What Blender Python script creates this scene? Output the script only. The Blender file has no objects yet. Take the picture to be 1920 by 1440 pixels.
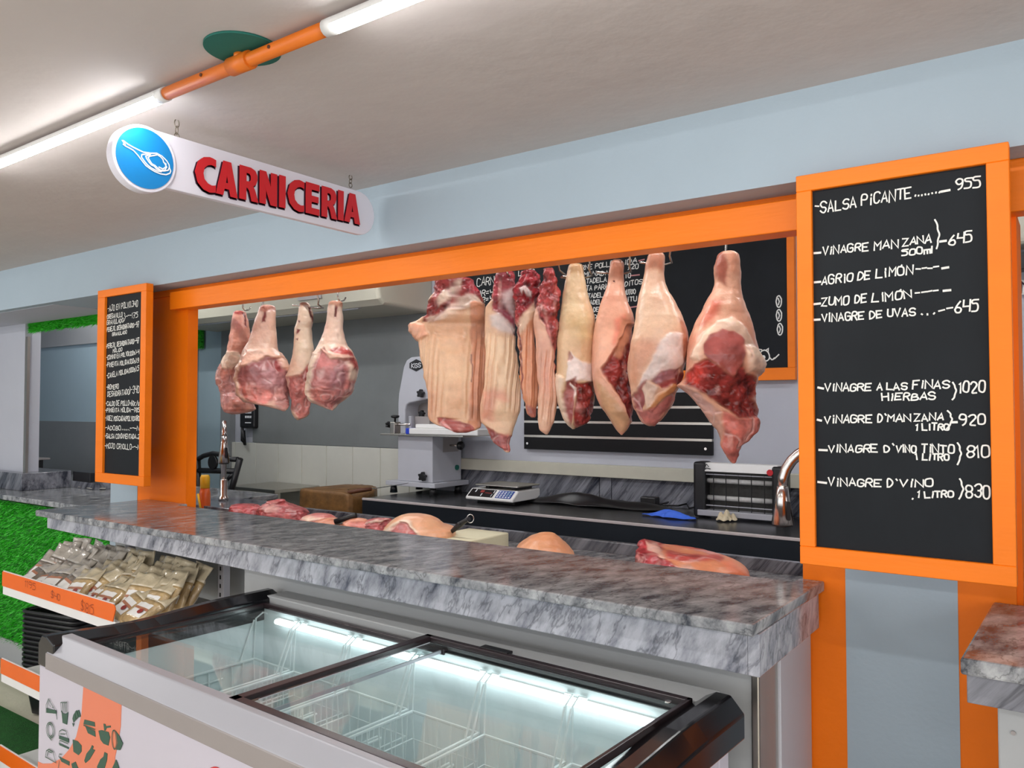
import bpy, math, random
import numpy as np
from mathutils import Vector, Matrix

C = bpy.context.scene.collection
S = bpy.context.scene

# ------------------------------------------------------------------ camera
PSI, PITCH, F, CH = math.radians(35.5), math.radians(1.73), 1490.0, 1.6
cam_d = bpy.data.cameras.new('camera')
cam_d.sensor_width = 36.0
cam_d.lens = F / 1920.0 * 36.0
cam_d.clip_start = 0.05
cam = bpy.data.objects.new('camera', cam_d)
cam.location = (0, 0, CH)
cam.rotation_euler = (math.radians(90) + PITCH, 0, PSI)
C.objects.link(cam)
S.camera = cam

# ------------------------------------------------------------------ world, exposure
w = bpy.data.worlds.new('world'); S.world = w; w.use_nodes = True
w.node_tree.nodes['Background'].inputs[0].default_value = (0.96, 0.97, 1.0, 1)
w.node_tree.nodes['Background'].inputs[1].default_value = 1.7
S.view_settings.view_transform = 'Standard'
S.view_settings.look = 'None'
S.view_settings.exposure = 0.24
S.view_settings.gamma = 1.0
S.view_settings.use_curve_mapping = False
TUBE_POWER = 46.0          # emission of the LED tubes under the ceilings

# ------------------------------------------------------------------ measuring the place
_R = Vector((math.cos(PSI), math.sin(PSI), 0))
_H = Vector((-math.sin(PSI), math.cos(PSI), 0))
_FW = _H * math.cos(PITCH) + Vector((0, 0, math.sin(PITCH)))
_UP = -_H * math.sin(PITCH) + Vector((0, 0, math.cos(PITCH)))
EYE = Vector((0, 0, CH))
def P(px, py, X=None, Y=None, Z=None):
    """point of the real plane X=, Y= or Z= that is seen at a photograph pixel"""
    d = _R * ((px - 960) / F) + _UP * ((720 - py) / F) + _FW
    if X is not None: t = X / d.x
    elif Y is not None: t = Y / d.y
    else: t = (Z - CH) / d.z
    return EYE + d * t
def PP(px, py, p0, n):
    d = _R * ((px - 960) / F) + _UP * ((720 - py) / F) + _FW
    t = (p0 - EYE).dot(n) / d.dot(n)
    return EYE + d * t
def depth_of(p): return (p - EYE).dot(_FW)

# ------------------------------------------------------------------ object helpers
def wl(o):
    v = Vector((0, 0, 0))
    while o is not None:
        v = v + o.location; o = o.parent
    return v
def tag(o, label=None, cat=None, group=None, kind=None):
    if label: o['label'] = label
    if cat: o['category'] = cat
    if group: o['group'] = group
    if kind: o['kind'] = kind
    return o
def thing(name, label, cat, loc, group=None):
    o = bpy.data.objects.new(name, None); C.objects.link(o)
    o.empty_display_size = 0.05
    o.location = loc
    return tag(o, label, cat, group)
def dup(root, loc, label=None):
    r = root.copy(); C.objects.link(r); r.location = loc
    if label: r['label'] = label
    for ch in root.children:
        c = ch.copy(); C.objects.link(c); c.parent = r
        for g in ch.children:
            d = g.copy(); C.objects.link(d); d.parent = c
    return r

class MB:
    def __init__(self): self.v = []; self.f = []; self.s = []
    def add(self, vs, fs, smooth=False):
        k = len(self.v)
        self.v += [Vector(p) for p in vs]
        for f in fs: self.f.append([i + k for i in f]); self.s.append(smooth)
        return self
    def xf(self, M, start=0):
        for i in range(start, len(self.v)): self.v[i] = M @ self.v[i]
        return self
    def box(self, x0, x1, y0, y1, z0, z1):
        vs = [(x, y, z) for z in (z0, z1) for y in (y0, y1) for x in (x0, x1)]
        return self.add(vs, [(0, 2, 3, 1), (4, 5, 7, 6), (0, 1, 5, 4), (2, 6, 7, 3), (0, 4, 6, 2), (1, 3, 7, 5)])
    def quad(self, a, b, c, d): return self.add([a, b, c, d], [(0, 1, 2, 3)])
    def prism(self, poly, o, u, v, n, depth):
        """polygon [(a,b)] in the frame o + a u + b v, extruded by depth along n"""
        o, u, v, n = Vector(o), Vector(u), Vector(v), Vector(n)
        if u.cross(v).dot(n) * depth < 0: poly = poly[::-1]
        k = len(poly)
        a = [o + u * p[0] + v * p[1] for p in poly]
        b = [p + n * depth for p in a]
        fs = [tuple(range(k))[::-1], tuple(range(k, 2 * k))]
        fs += [(i, (i + 1) % k, k + (i + 1) % k, k + i) for i in range(k)]
        return self.add(a + b, fs)
    def tube(self, pts, r, n=8, closed=False, caps=True):
        pts = [Vector(p) for p in pts]; m = len(pts)
        rs = r if isinstance(r, (list, tuple)) else [r] * m
        vs, fs = [], []
        ref = None
        for i, p in enumerate(pts):
            if closed: t = pts[(i + 1) % m] - pts[i - 1]
            else: t = pts[min(i + 1, m - 1)] - pts[max(i - 1, 0)]
            if t.length < 1e-9: t = Vector((0, 0, 1))
            t.normalize()
            if ref is None:
                ref = Vector((0, 0, 1)) if abs(t.z) < .9 else Vector((1, 0, 0))
            a = ref - t * ref.dot(t)
            if a.length < 1e-6: a = t.orthogonal()
            a.normalize(); b = t.cross(a); ref = a
            for k in range(n):
                q = 2 * math.pi * k / n
                vs.append(p + (a * math.cos(q) + b * math.sin(q)) * rs[i])
        for i in range(m if closed else m - 1):
            j = (i + 1) % m
            for k in range(n):
                l = (k + 1) % n
                fs.append((i * n + k, i * n + l, j * n + l, j * n + k))
        self.add(vs, fs, n > 6)
        if caps and not closed:
            k = len(self.v) - m * n
            self.f.append([k + q for q in range(n)][::-1]); self.s.append(False)
            self.f.append([k + (m - 1) * n + q for q in range(n)]); self.s.append(False)
        return self
    def lathe(self, prof, o, n=24, axis=(0, 0, 1)):
        """profile [(radius, height)] turned about axis at o"""
        o = Vector(o); ax = Vector(axis).normalized()
        a = ax.orthogonal().normalized(); b = ax.cross(a)
        vs = []
        for r, h in prof:
            for k in range(n):
                q = 2 * math.pi * k / n
                vs.append(o + ax * h + (a * math.cos(q) + b * math.sin(q)) * r)
        fs = []
        for i in range(len(prof) - 1):
            for k in range(n):
                l = (k + 1) % n
                fs.append((i * n + k, i * n + l, (i + 1) * n + l, (i + 1) * n + k))
        self.add(vs, fs, True)
        k = len(self.v) - len(vs)
        self.f.append([k + q for q in range(n)][::-1]); self.s.append(False)
        self.f.append([k + (len(prof) - 1) * n + q for q in range(n)]); self.s.append(False)
        return self
    def grid(self, rows, smooth=True, closed_u=False):
        m, n = len(rows), len(rows[0])
        vs = [p for r in rows for p in r]; fs = []
        for i in range(m - 1):
            for j in range(n if closed_u else n - 1):
                k = (j + 1) % n
                fs.append((i * n + j, i * n + k, (i + 1) * n + k, (i + 1) * n + j))
        return self.add(vs, fs, smooth)
    def build(self, name, mat, parent=None, bevel=0, seg=2, origin=None, label=None, kind=None):
        me = bpy.data.meshes.new(name)
        if origin is None:
            xs = [p.x for p in self.v]; ys = [p.y for p in self.v]; zs = [p.z for p in self.v]
            origin = Vector(((min(xs) + max(xs)) / 2, (min(ys) + max(ys)) / 2, min(zs)))
        origin = Vector(origin)
        me.from_pydata([tuple(p - origin) for p in self.v], [], self.f)
        me.polygons.foreach_set('use_smooth', self.s)
        me.update()
        if mat is not None: me.materials.append(mat)
        o = bpy.data.objects.new(name, me); C.objects.link(o)
        if parent is not None:
            o.parent = parent; o.location = origin - wl(parent)
        else: o.location = origin
        if bevel:
            b = o.modifiers.new('bevel', 'BEVEL'); b.width = bevel; b.segments = seg
            b.limit_method = 'ANGLE'; b.angle_limit = math.radians(40)
        if label: o['label'] = label
        if kind: o['kind'] = kind
        return o
def structure(name, mb, mat, bevel=0):
    o = mb.build(name, mat, None, bevel); o['kind'] = 'structure'
    return o
def rot_z(a, about):
    about = Vector(about)
    return Matrix.Translation(about) @ Matrix.Rotation(a, 4, 'Z') @ Matrix.Translation(-about)
def arc(c, r, a0, a1, n):
    return [(c[0] + r * math.cos(a0 + (a1 - a0) * i / n), c[1] + r * math.sin(a0 + (a1 - a0) * i / n)) for i in range(n + 1)]
def rrect(x0, x1, y0, y1, r, n=5):
    p = []
    for cx, cy, a in ((x1 - r, y1 - r, 0), (x0 + r, y1 - r, 90), (x0 + r, y0 + r, 180), (x1 - r, y0 + r, 270)):
        p += arc((cx, cy), r, math.radians(a), math.radians(a + 90), n)
    return p

# ------------------------------------------------------------------ materials
def srgb(r, g, b):
    f = lambda c: (c / 255 / 12.92) if c <= 10 else ((c / 255 + .055) / 1.055) ** 2.4
    return (f(r), f(g), f(b), 1)
class NT:
    def __init__(self, name):
        self.m = bpy.data.materials.new(name); self.m.use_nodes = True
        self.n = self.m.node_tree.nodes; self.l = self.m.node_tree.links
        self.b = self.n['Principled BSDF']
    def node(self, t, **kw):
        x = self.n.new(t)
        for k, v in kw.items():
            if k.startswith('_'): setattr(x, k[1:], v)
            else: x.inputs[k].default_value = v
        return x
    def link(self, a, b): self.l.new(a, b)
def mat(name, col, rough=.5, metal=0, spec=.5, var=.06, scale=6, bump=0, bscale=60, coat=0, sss=0, alpha=1, emit=0, stretch=(1, 1, 1)):
    t = NT(name); b = t.b
    b.inputs['Roughness'].default_value = rough
    b.inputs['Metallic'].default_value = metal
    b.inputs['Specular IOR Level'].default_value = spec
    b.inputs['Coat Weight'].default_value = coat
    b.inputs['Coat Roughness'].default_value = .08
    tc = t.node('ShaderNodeTexCoord')
    mp = t.node('ShaderNodeMapping'); mp.inputs['Scale'].default_value = stretch
    t.link(tc.outputs['Object'], mp.inputs[0])
    nz = t.node('ShaderNodeTexNoise', Scale=scale, Detail=5.0, Roughness=.6)
    t.link(mp.outputs[0], nz.inputs['Vector'])
    hs = t.node('ShaderNodeHueSaturation'); hs.inputs['Color'].default_value = col
    mr = t.node('ShaderNodeMapRange'); mr.inputs[1].default_value = .25; mr.inputs[2].default_value = .75
    mr.inputs[3].default_value = 1 - var; mr.inputs[4].default_value = 1 + var
    t.link(nz.outputs[0], mr.inputs[0]); t.link(mr.outputs[0], hs.inputs['Value'])
    t.link(hs.outputs[0], b.inputs['Base Color'])
    if bump:
        n2 = t.node('ShaderNodeTexNoise', Scale=bscale, Detail=4.0)
        t.link(mp.outputs[0], n2.inputs['Vector'])
        bp = t.node('ShaderNodeBump', Strength=bump, Distance=.01)
        t.link(n2.outputs[0], bp.inputs['Height']); t.link(bp.outputs[0], b.inputs['Normal'])
    if sss:
        b.inputs['Subsurface Weight'].default_value = sss
        b.inputs['Subsurface Radius'].default_value = (.6, .25, .15)
        b.inputs['Subsurface Scale'].default_value = .02
    if alpha < 1: b.inputs['Alpha'].default_value = alpha
    if emit:
        b.inputs['Emission Color'].default_value = col; b.inputs['Emission Strength'].default_value = emit
    return t.m
def marble(name, light, dark, d, scale=1.0, rough=.12, contrast=(.36, .64), shift=0.0):
    """streaked marble: noise stretched along the direction d"""
    t = NT(name); b = t.b
    b.inputs['Roughness'].default_value = rough
    b.inputs['Specular IOR Level'].default_value = .4
    d = Vector(d).normalized(); a = d.orthogonal().normalized(); c = d.cross(a)
    tc = t.node('ShaderNodeTexCoord')
    cx = t.node('ShaderNodeCombineXYZ')
    wv = t.node('ShaderNodeTexNoise', Scale=2.2 * scale, Detail=3.0)
    t.link(tc.outputs['Object'], wv.inputs['Vector'])
    ad = t.node('ShaderNodeMixRGB', _blend_type='ADD'); ad.inputs[0].default_value = .035
    t.link(tc.outputs['Object'], ad.inputs[1]); t.link(wv.outputs['Color'], ad.inputs[2])
    for i, (vec, s) in enumerate(((a, 20 * scale), (c, 20 * scale), (d, .5 * scale))):
        dt = t.node('ShaderNodeVectorMath', _operation='DOT_PRODUCT')
        dt.inputs[1].default_value = vec * s
        t.link(ad.outputs[0], dt.inputs[0]); t.link(dt.outputs['Value'], cx.inputs[i])
    nz = t.node('ShaderNodeTexNoise', Scale=1.0, Detail=9.0, Roughness=.66, Distortion=0.0)
    t.link(cx.outputs[0], nz.inputs['Vector'])
    cr = t.node('ShaderNodeValToRGB')
    e = cr.color_ramp.elements
    e[0].position = contrast[0]; e[0].color = dark
    e[1].position = contrast[1]; e[1].color = light
    m_ = e.new((contrast[0] + contrast[1]) / 2 + shift)
    m_.color = tuple((x * .45 + y * .55) for x, y in zip(dark, light))
    t.link(nz.outputs[0], cr.inputs[0])
    # thin dark veins
    n2 = t.node('ShaderNodeTexNoise', Scale=.55, Detail=5.0, Roughness=.6, Distortion=.1)
    t.link(cx.outputs[0], n2.inputs['Vector'])
    ab = t.node('ShaderNodeMath', _operation='SUBTRACT'); ab.inputs[1].default_value = .5
    t.link(n2.outputs[0], ab.inputs[0])
    a2 = t.node('ShaderNodeMath', _operation='ABSOLUTE'); t.link(ab.outputs[0], a2.inputs[0])
    mr = t.node('ShaderNodeMapRange'); mr.inputs[1].default_value = 0; mr.inputs[2].default_value = .022
    mr.inputs[3].default_value = .5; mr.inputs[4].default_value = 0
    t.link(a2.outputs[0], mr.inputs[0])
    mx = t.node('ShaderNodeMixRGB'); mx.inputs[2].default_value = tuple(x * .35 for x in dark[:3]) + (1,)
    t.link(mr.outputs[0], mx.inputs[0]); t.link(cr.outputs[0], mx.inputs[1])
    t.link(mx.outputs[0], b.inputs['Base Color'])
    return t.m
def emitter(name, col, k):
    t = NT(name)
    t.b.inputs['Base Color'].default_value = (.9, .9, .9, 1)
    t.b.inputs['Emission Color'].default_value = col
    t.b.inputs['Emission Strength'].default_value = k
    return t.m
def glass(name, tint, reflect=1.0, base=.04):
    t = NT(name)
    t.n.remove(t.b)
    out = t.n['Material Output']
    tr = t.node('ShaderNodeBsdfTransparent', Color=tint)
    gl = t.node('ShaderNodeBsdfGlossy', Roughness=.02)
    lw = t.node('ShaderNodeLayerWeight', Blend=.5)
    pw = t.node('ShaderNodeMath', _operation='POWER'); pw.inputs[1].default_value = 4.5
    fr = t.node('ShaderNodeMath', _operation='MULTIPLY_ADD'); fr.inputs[1].default_value = .55; fr.inputs[2].default_value = .03
    t.link(lw.outputs['Facing'], pw.inputs[0]); t.link(pw.outputs[0], fr.inputs[0])
    mx = t.node('ShaderNodeMixShader')
    t.link(fr.outputs[0], mx.inputs[0]); t.link(tr.outputs[0], mx.inputs[1]); t.link(gl.outputs[0], mx.inputs[2])
    t.link(mx.outputs[0], out.inputs[0])
    return t.m

M = {}
M['ceiling'] = mat('ceiling plaster', srgb(200, 193, 190), .85, var=.05, scale=1.6, bump=.35, bscale=9)
M['blue'] = mat('pale blue wall paint', srgb(166, 182, 193), .6, spec=.3, var=.025, scale=3, bump=.08, bscale=70)
M['white_wall'] = mat('white wall paint', srgb(186, 189, 199), .6, var=.03, scale=3, bump=.05)
M['orange'] = mat('orange gloss paint', srgb(248, 121, 0), .5, spec=.3, var=.05, scale=4, bump=.12, bscale=40)
M['orange_beam'] = mat('orange painted timber', srgb(250, 127, 8), .45, spec=.35, var=.06, scale=5, bump=.1, bscale=30, stretch=(.3, 2, 2))
M['orange_pipe'] = mat('orange painted pipe', srgb(228, 118, 28), .4, var=.04)
M['teal_paint'] = mat('green blue paint', srgb(22, 104, 92), .7)
M['board'] = mat('chalkboard paint', srgb(27, 31, 35), .6, spec=.2, var=.22, scale=5, stretch=(1, 1, .6))
M['chalk'] = mat('white chalk', srgb(238, 238, 232), .9, var=.12, scale=90)
M['red_chalk'] = mat('red chalk', srgb(216, 150, 150), .9)
M['marble'] = marble('grey streaked marble', srgb(184, 186, 187), srgb(66, 70, 78), (.25, .82, .52), contrast=(.34, .68))
M['marble_front'] = marble('pale grey veined marble', srgb(190, 192, 200), srgb(92, 96, 108), (.5, .35, .9), contrast=(.32, .6))
M['marble_dark'] = marble('dark grey marble', srgb(150, 152, 160), srgb(52, 55, 66), (.62, .1, .75), scale=.8, contrast=(.36, .7))
M['panel_grey'] = mat('grey painted panel', srgb(168, 171, 172), .5, var=.03)
M['panel_white'] = mat('white painted panel', srgb(196, 197, 205), .5, var=.03)
M['steel'] = mat('brushed stainless steel', srgb(188, 184, 176), .3, metal=1, var=.05, scale=20, stretch=(1, 1, .05))
M['chrome'] = mat('brushed nickel', srgb(205, 200, 195), .22, metal=1, var=.03)
M['steel_top'] = mat('dull steel worktop', srgb(96, 97, 100), .26, metal=.85, var=.1, scale=8, stretch=(.3, 1, 1))
M['steel_front'] = mat('dark blued steel front', srgb(46, 52, 60), .38, metal=.55, var=.15, scale=5, stretch=(.3, 1, 1))
M['steel_edge'] = mat('pale worn steel edge', srgb(215, 205, 205), .4, metal=.3)
M['void_shade'] = mat('painted void shade', srgb(20, 20, 23), .8)  # near-black colour stands in for shade under the table and in slots
M['black_plastic'] = mat('black plastic', srgb(24, 24, 27), .35, var=.08)
M['black_gloss'] = mat('glossy black trim', srgb(18, 18, 21), .16, var=.05)
M['black_panel'] = mat('black slat laminate', srgb(14, 14, 17), .45, spec=.25)
M['brown_frame'] = mat('dark brown lid frame', srgb(44, 33, 36), .25, var=.05)
M['white_plastic'] = mat('white plastic', srgb(232, 232, 230), .4, var=.02)
M['freezer_white'] = mat('white freezer enamel', srgb(198, 194, 205), .35, var=.015)
M['silver'] = mat('silver trim', srgb(176, 177, 184), .4, metal=.2, var=.02)
M['silver_dark'] = mat('satin grey trim', srgb(158, 152, 150), .4, metal=.3, var=.03)
M['liner'] = mat('freezer liner', srgb(226, 236, 237), .35, var=.02)
M['wire'] = mat('white coated wire', srgb(232, 240, 240), .35, var=.0)
M['lid_glass'] = glass('sliding lid glass', (.95, .985, .985, 1))
M['grass'] = mat('artificial grass blade', srgb(56, 190, 40), .45, var=.45, scale=40)
M['turf'] = mat('green turf mat', srgb(20, 86, 24), .8, var=.4, scale=60, bump=.5, bscale=150)
M['turf_back'] = mat('artificial grass backing', srgb(26, 120, 22), .8, var=.4, scale=50, bump=.6, bscale=150)
M['concrete'] = mat('worn concrete floor', srgb(216, 208, 192), .5, var=.1, scale=5, bump=.15)
M['kitchen_floor'] = mat('kitchen floor', srgb(150, 148, 142), .5, var=.1)
M['tile'] = mat('cream wall tile', srgb(214, 214, 204), .25, var=.03)
M['cement_panel'] = mat('grey glossy wall', srgb(126, 130, 130), .22, var=.1, scale=2.2)
M['ac'] = mat('cream air conditioner plastic', srgb(198, 195, 178), .4, var=.02)
M['grey_paint'] = mat('light grey enamel', srgb(186, 188, 196), .35, var=.03)
M['blue_plastic'] = mat('blue plastic', srgb(30, 62, 190), .35)
M['blue_cloth'] = mat('blue cloth', srgb(58, 108, 226), .6, var=.1, scale=30)
M['tissue'] = mat('crumpled paper', srgb(214, 200, 170), .8, var=.08, scale=30)
M['towel'] = mat('grey cloth', srgb(150, 148, 140), .85, var=.1, scale=30)
M['wood_block'] = mat('stained chopping wood', srgb(118, 82, 40), .55, var=.55, scale=9, bump=.4, bscale=25)
M['wood_dark'] = mat('dark wood handle', srgb(92, 52, 30), .5, var=.2)
M['teal_plastic'] = mat('teal plastic', srgb(64, 140, 158), .5)
M['cream_board'] = mat('cream cutting board', srgb(226, 222, 190), .45, var=.05)
M['red_plastic'] = mat('red plastic', srgb(200, 20, 36), .35)
M['screen'] = mat('scale display', srgb(30, 26, 30), .2)
M['key_blue'] = mat('scale keypad', srgb(34, 64, 150), .4)
M['key_white'] = mat('white keys', srgb(225, 228, 232), .4)
M['dark_grid'] = mat('dark killing grid', srgb(62, 62, 60), .5, metal=.4, var=.3, scale=40)
M['pale_tube'] = mat('dusty lamp tube', srgb(196, 196, 194), .35, var=.2, scale=40)
M['frost'] = mat('pale blue door panel', srgb(172, 196, 206), .35, var=.04, scale=1.5)
M['backsplash'] = mat('grey steel backsplash', srgb(140, 144, 145), .4, metal=.1, var=.06, scale=3)
M['yellow'] = mat('yellow plastic', srgb(236, 186, 34), .4)
M['jar_orange'] = mat('orange jar', srgb(216, 98, 40), .3)
M['strip_orange'] = mat('orange price rail', srgb(236, 104, 8), .35, var=.03)
M['ink'] = mat('marker ink', srgb(130, 44, 12), .6)
M['bag'] = mat('spice bag plastic', srgb(188, 160, 114), .2, var=.22, scale=24, bump=.55, bscale=38, coat=.8)
M['bag_grey'] = mat('dark spice bag plastic', srgb(128, 116, 104), .2, var=.3, scale=30, bump=.55, bscale=38, coat=.8)
M['bag_clear'] = mat('clear bag top', srgb(204, 190, 160), .14, var=.12, scale=20, bump=.6, bscale=30, coat=1)
M['bag_clear_grey'] = mat('greyish clear bag top', srgb(186, 178, 166), .14, var=.16, scale=20, bump=.6, bscale=30, coat=1)
M['paper'] = mat('white paper label', srgb(236, 234, 230), .5, var=.02)
M['paper_brown'] = mat('brown label band', srgb(176, 116, 86), .5, var=.05)
M['label_red'] = mat('red label print', srgb(150, 46, 40), .5)
M['label_grey'] = mat('grey label print', srgb(90, 90, 86), .5)
M['sticker_orange'] = mat('orange printed panel', srgb(226, 126, 92), .4, var=.04, scale=2)
M['icon_green'] = mat('dark green print', srgb(44, 84, 66), .5, var=.08, scale=30)
M['sign_white'] = mat('white sign panel', srgb(226, 224, 234), .4, var=.015)
M['sign_blue'] = mat('blue sign disc', srgb(16, 124, 190), .35, var=.08, scale=5)
M['sign_red'] = mat('red sign lettering', srgb(206, 32, 40), .4, var=.02)
M['sign_shadow'] = mat('dark sign lettering edge', srgb(52, 16, 40), .5)
M['zinc'] = mat('zinc wire', srgb(120, 112, 100), .4, metal=.8)
M['hook'] = mat('steel hook', srgb(196, 190, 180), .25, metal=1, var=.05)
M['tube_light'] = emitter('led tube', (1, .985, .97, 1), TUBE_POWER)
M['tube_fill_kitchen'] = emitter('added fill tube in the preparation room', (1, .985, .97, 1), TUBE_POWER * 1.4)
M['tube_fill_far'] = emitter('added fill tube behind the viewer', (1, .985, .97, 1), TUBE_POWER * 2.1)
M['freezer_light'] = emitter('freezer lamp', (.88, .98, 1, 1), 5.5)
M['grout'] = mat('cream ledge', srgb(196, 194, 178), .5)
# ------------------------------------------------------------------ lights: seen tubes and added unseen ones
Z_CEIL, Z_BEAM, Y_BEAM, Y_PIL, Y_BACK = 2.405, 2.172, 2.04, 2.17, 4.87
def tube_light(name, label, x0, x1, y, z, group, r=.0175, glow='tube_light'):
    t = thing(name, label, 'tube light', ((x0 + x1) / 2, y, z), group)
    def shell(a0, a1, rr):
        n = 14
        sec = [(y + rr * math.cos(math.radians(a0 + (a1 - a0) * k / n)), z + rr * math.sin(math.radians(a0 + (a1 - a0) * k / n))) for k in range(n + 1)]
        return MB().grid([[Vector((x, p[0], p[1])) for p in sec] for x in (x0 + .03, x1 - .03)])
    shell(-166, -14, r).build('glowing_diffuser', M[glow], t)
    shell(-14, 194, r * 1.01).build('tube_back', M['white_plastic'], t)
    for a, b in ((x0, x0 + .03), (x1 - .03, x1)):
        MB().tube([(a, y, z), (b, y, z)], r * 1.03, 14).build('end_cap', M['white_plastic'], t)
    return t
YT, ZT = 1.09, 2.38
xa, xb = P(312, 165, Y=YT).x, P(612, 40, Y=YT).x
tube_light('led_tube', 'glowing white tube light left of the orange ceiling pipe', xa - 1.2, xa, YT, ZT, 'tube lights on the ceiling')
tube_light('led_tube', 'glowing white tube light at top, right of the orange ceiling pipe', xb, xb + 1.2, YT, ZT, 'tube lights on the ceiling')
for k, (x, y) in enumerate(((-3.2, -1.3), (-.4, -1.3), (2.2, .6), (2.2, -1.3), (-5.6, -1.3), (-5.9, .5))):  # unseen tubes added behind the viewer to brighten the low front and ceiling
    tube_light('led_tube', 'unseen white tube light added in the row behind the viewer', x, x + 1.2, y, ZT, 'added tube lights behind the viewer', glow='tube_fill_far')
for x, ky in ((-7.2, 3.7), (-4.9, 2.5), (-4.4, 3.7), (-3.3, 2.5), (-1.7, 2.5), (-1.2, 3.7), (-6.6, 2.85)):  # unseen tubes added to light the meat fronts and the left bay
    tube_light('led_tube', 'unseen white tube light added under the ceiling of the meat preparation room', x, x + 1.2, ky, 2.884, 'added tube lights in the preparation room', glow='tube_fill_kitchen')

t = thing('ceiling_pipe', 'orange painted pipe holding two tube lights below the ceiling', 'pipe', ((xa + xb) / 2, YT, ZT))
MB().tube([(xa + .002, YT, ZT), (xb - .002, YT, ZT)], .0155, 18).build('pipe', M['orange_pipe'], t)
xm = P(452, 100, Y=YT).x
tee = MB().tube([(xm - .035, YT, ZT), (xm + .035, YT, ZT)], .0205, 18).build('tee_fitting', M['orange_pipe'], t)
MB().tube([(xm, YT, ZT + .01), (xm, YT, Z_CEIL - .004)], .0165, 16).build('drop_pipe', M['orange_pipe'], t)
for dx in (-.13, .12):
    MB().tube([(xm + dx, YT - .0145, ZT), (xm + dx, YT - .018, ZT)], .004, 8).build('screw', M['wood_dark'], t)
pd = P(455, 90, Z=Z_CEIL)
o = MB().lathe([(.083, 0), (.083, .005)], (pd.x, pd.y, Z_CEIL - .005), 40).build('ceiling_patch', M['teal_paint'])
tag(o, 'dark green round painted disc on the ceiling above the orange pipe', 'disc')

# ------------------------------------------------------------------ room shell
structure('ceiling', MB().box(-9, 4, -4, Y_BEAM + .3, Z_CEIL, Z_CEIL + .1), M['ceiling'])
structure('ceiling_kitchen', MB().box(-9, 4, Y_BEAM + .3, 7, 2.9, 3.0), M['white_wall'])
structure('wall_front', MB().box(-9, 4, Y_BEAM, Y_BEAM + .3, Z_BEAM, Z_CEIL), M['blue'])
structure('wall_front_upper', MB().box(-9, 4, Y_BEAM + .28, Y_BEAM + .32, Z_BEAM, 2.9), M['white_wall'])
structure('floor', MB().box(-9, 4, -4, 2.2, -.1, 0), M['concrete'])
structure('floor_kitchen', MB().box(-9, 4, 2.2, 7, -.1, -.002), M['kitchen_floor'])
structure('wall_back', MB().box(-5.35, 4, Y_BACK, Y_BACK + .1, -.1, 2.9), M['white_wall'])
structure('wall_far_left', MB().box(-9.1, -9, -4, 7, -.1, 2.9), M['blue'])
structure('wall_kitchen_right', MB().box(3.9, 4, 2.3, 7, -.1, 2.9), M['white_wall'])

# right pillar: orange, blue, orange upright bands painted on one wall face
xr0, xr1 = P(1508, 1300, Y=Y_PIL).x, P(1906, 1130, Y=Y_PIL).x
def pillar(name, x0, x1, b0, b1, dp=.22):
    m = MB().box(x0, x1, Y_PIL, Y_PIL + dp, 0, Z_BEAM + .01)
    o = structure(name, m, M['orange'])
    if b1 > b0:
        band = MB().box(b0, b1, Y_PIL - .002, Y_PIL + .002, 0, Z_BEAM)
        band.build('blue_band', M['blue'], o, kind='structure')
    return o
pillar('wall_right', xr0, xr1, P(1588, 1300, Y=Y_PIL).x, P(1799, 1300, Y=Y_PIL).x)
xl1 = P(350, 800, Y=Y_PIL).x
xlo = P(258, 920, Y=Y_PIL).x
xll = P(208, 920, Y=Y_PIL).x
pillar('wall_left', xll, xl1, xll, xlo, P(369, 800, X=xl1).y - Y_PIL)
# orange lintel
zl0, zl1 = 2.068, 2.152
xq0 = P(318, 560, Y=Y_PIL - .045).x
structure('trim_2', MB().box(xq0, xr0 + .05, Y_PIL - .045, Y_PIL + .035, zl0, zl1), M['orange_beam'], .003)
structure('trim_3', MB().box(xlo + .02, xr0 + .02, Y_PIL - .012, Y_PIL + .05, zl1 - .01, Z_BEAM + .001), M['orange'])
structure('trim_4', MB().box(xr1 - .02, 3, Y_PIL - .03, Y_PIL + .04, 2.05, Z_BEAM), M['orange_beam'], .003)
structure('trim_5', MB().box(xr1 - .005, xr1 + .012, Y_PIL + .03, Y_PIL + .2, 1.1, 2.06), M['orange'])

# far left: white outer pillar, soffit, steel window trim, frosted window and grass pelmet
xo = P(44, 800, Y=2.45).x
structure('wall_outer', MB().box(xo - 2.2, xo, 2.45, 2.55, 0, 2.2), M['white_wall'])
structure('trim_6', MB().box(xo, P(54, 800, Y=2.47).x, 2.452, 2.47, 1.06, P(50, 632, Y=2.47).z), M['steel'])
structure('ceiling_bay', MB().box(-9.2, -4.6, Y_BEAM + .05, 2.46, Z_BEAM - .002, Z_BEAM + .1), M['white_wall'])
YW = 3.3
xw0, xw1 = P(30, 800, Y=YW).x, P(330, 800, Y=YW).x
zt, zg, zs = P(120, 616, Y=YW).z, P(120, 592, Y=YW).z, P(120, 790, Y=YW).z
structure('wall_bay', MB().box(xw0 - .4, xw1 - .4, YW, YW + .08, 0, zs), M['backsplash'])
o = structure('window_1', MB().box(xw0 - .4, xw1 - .4, YW + .01, YW + .05, zs, 2.5), M['frost'])
MB().box(xw0 - .4, xw1 - .4, YW - .006, YW + .06, zt - .15, 2.5).build('window_head', M['panel_grey'], o, kind='structure')

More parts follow.
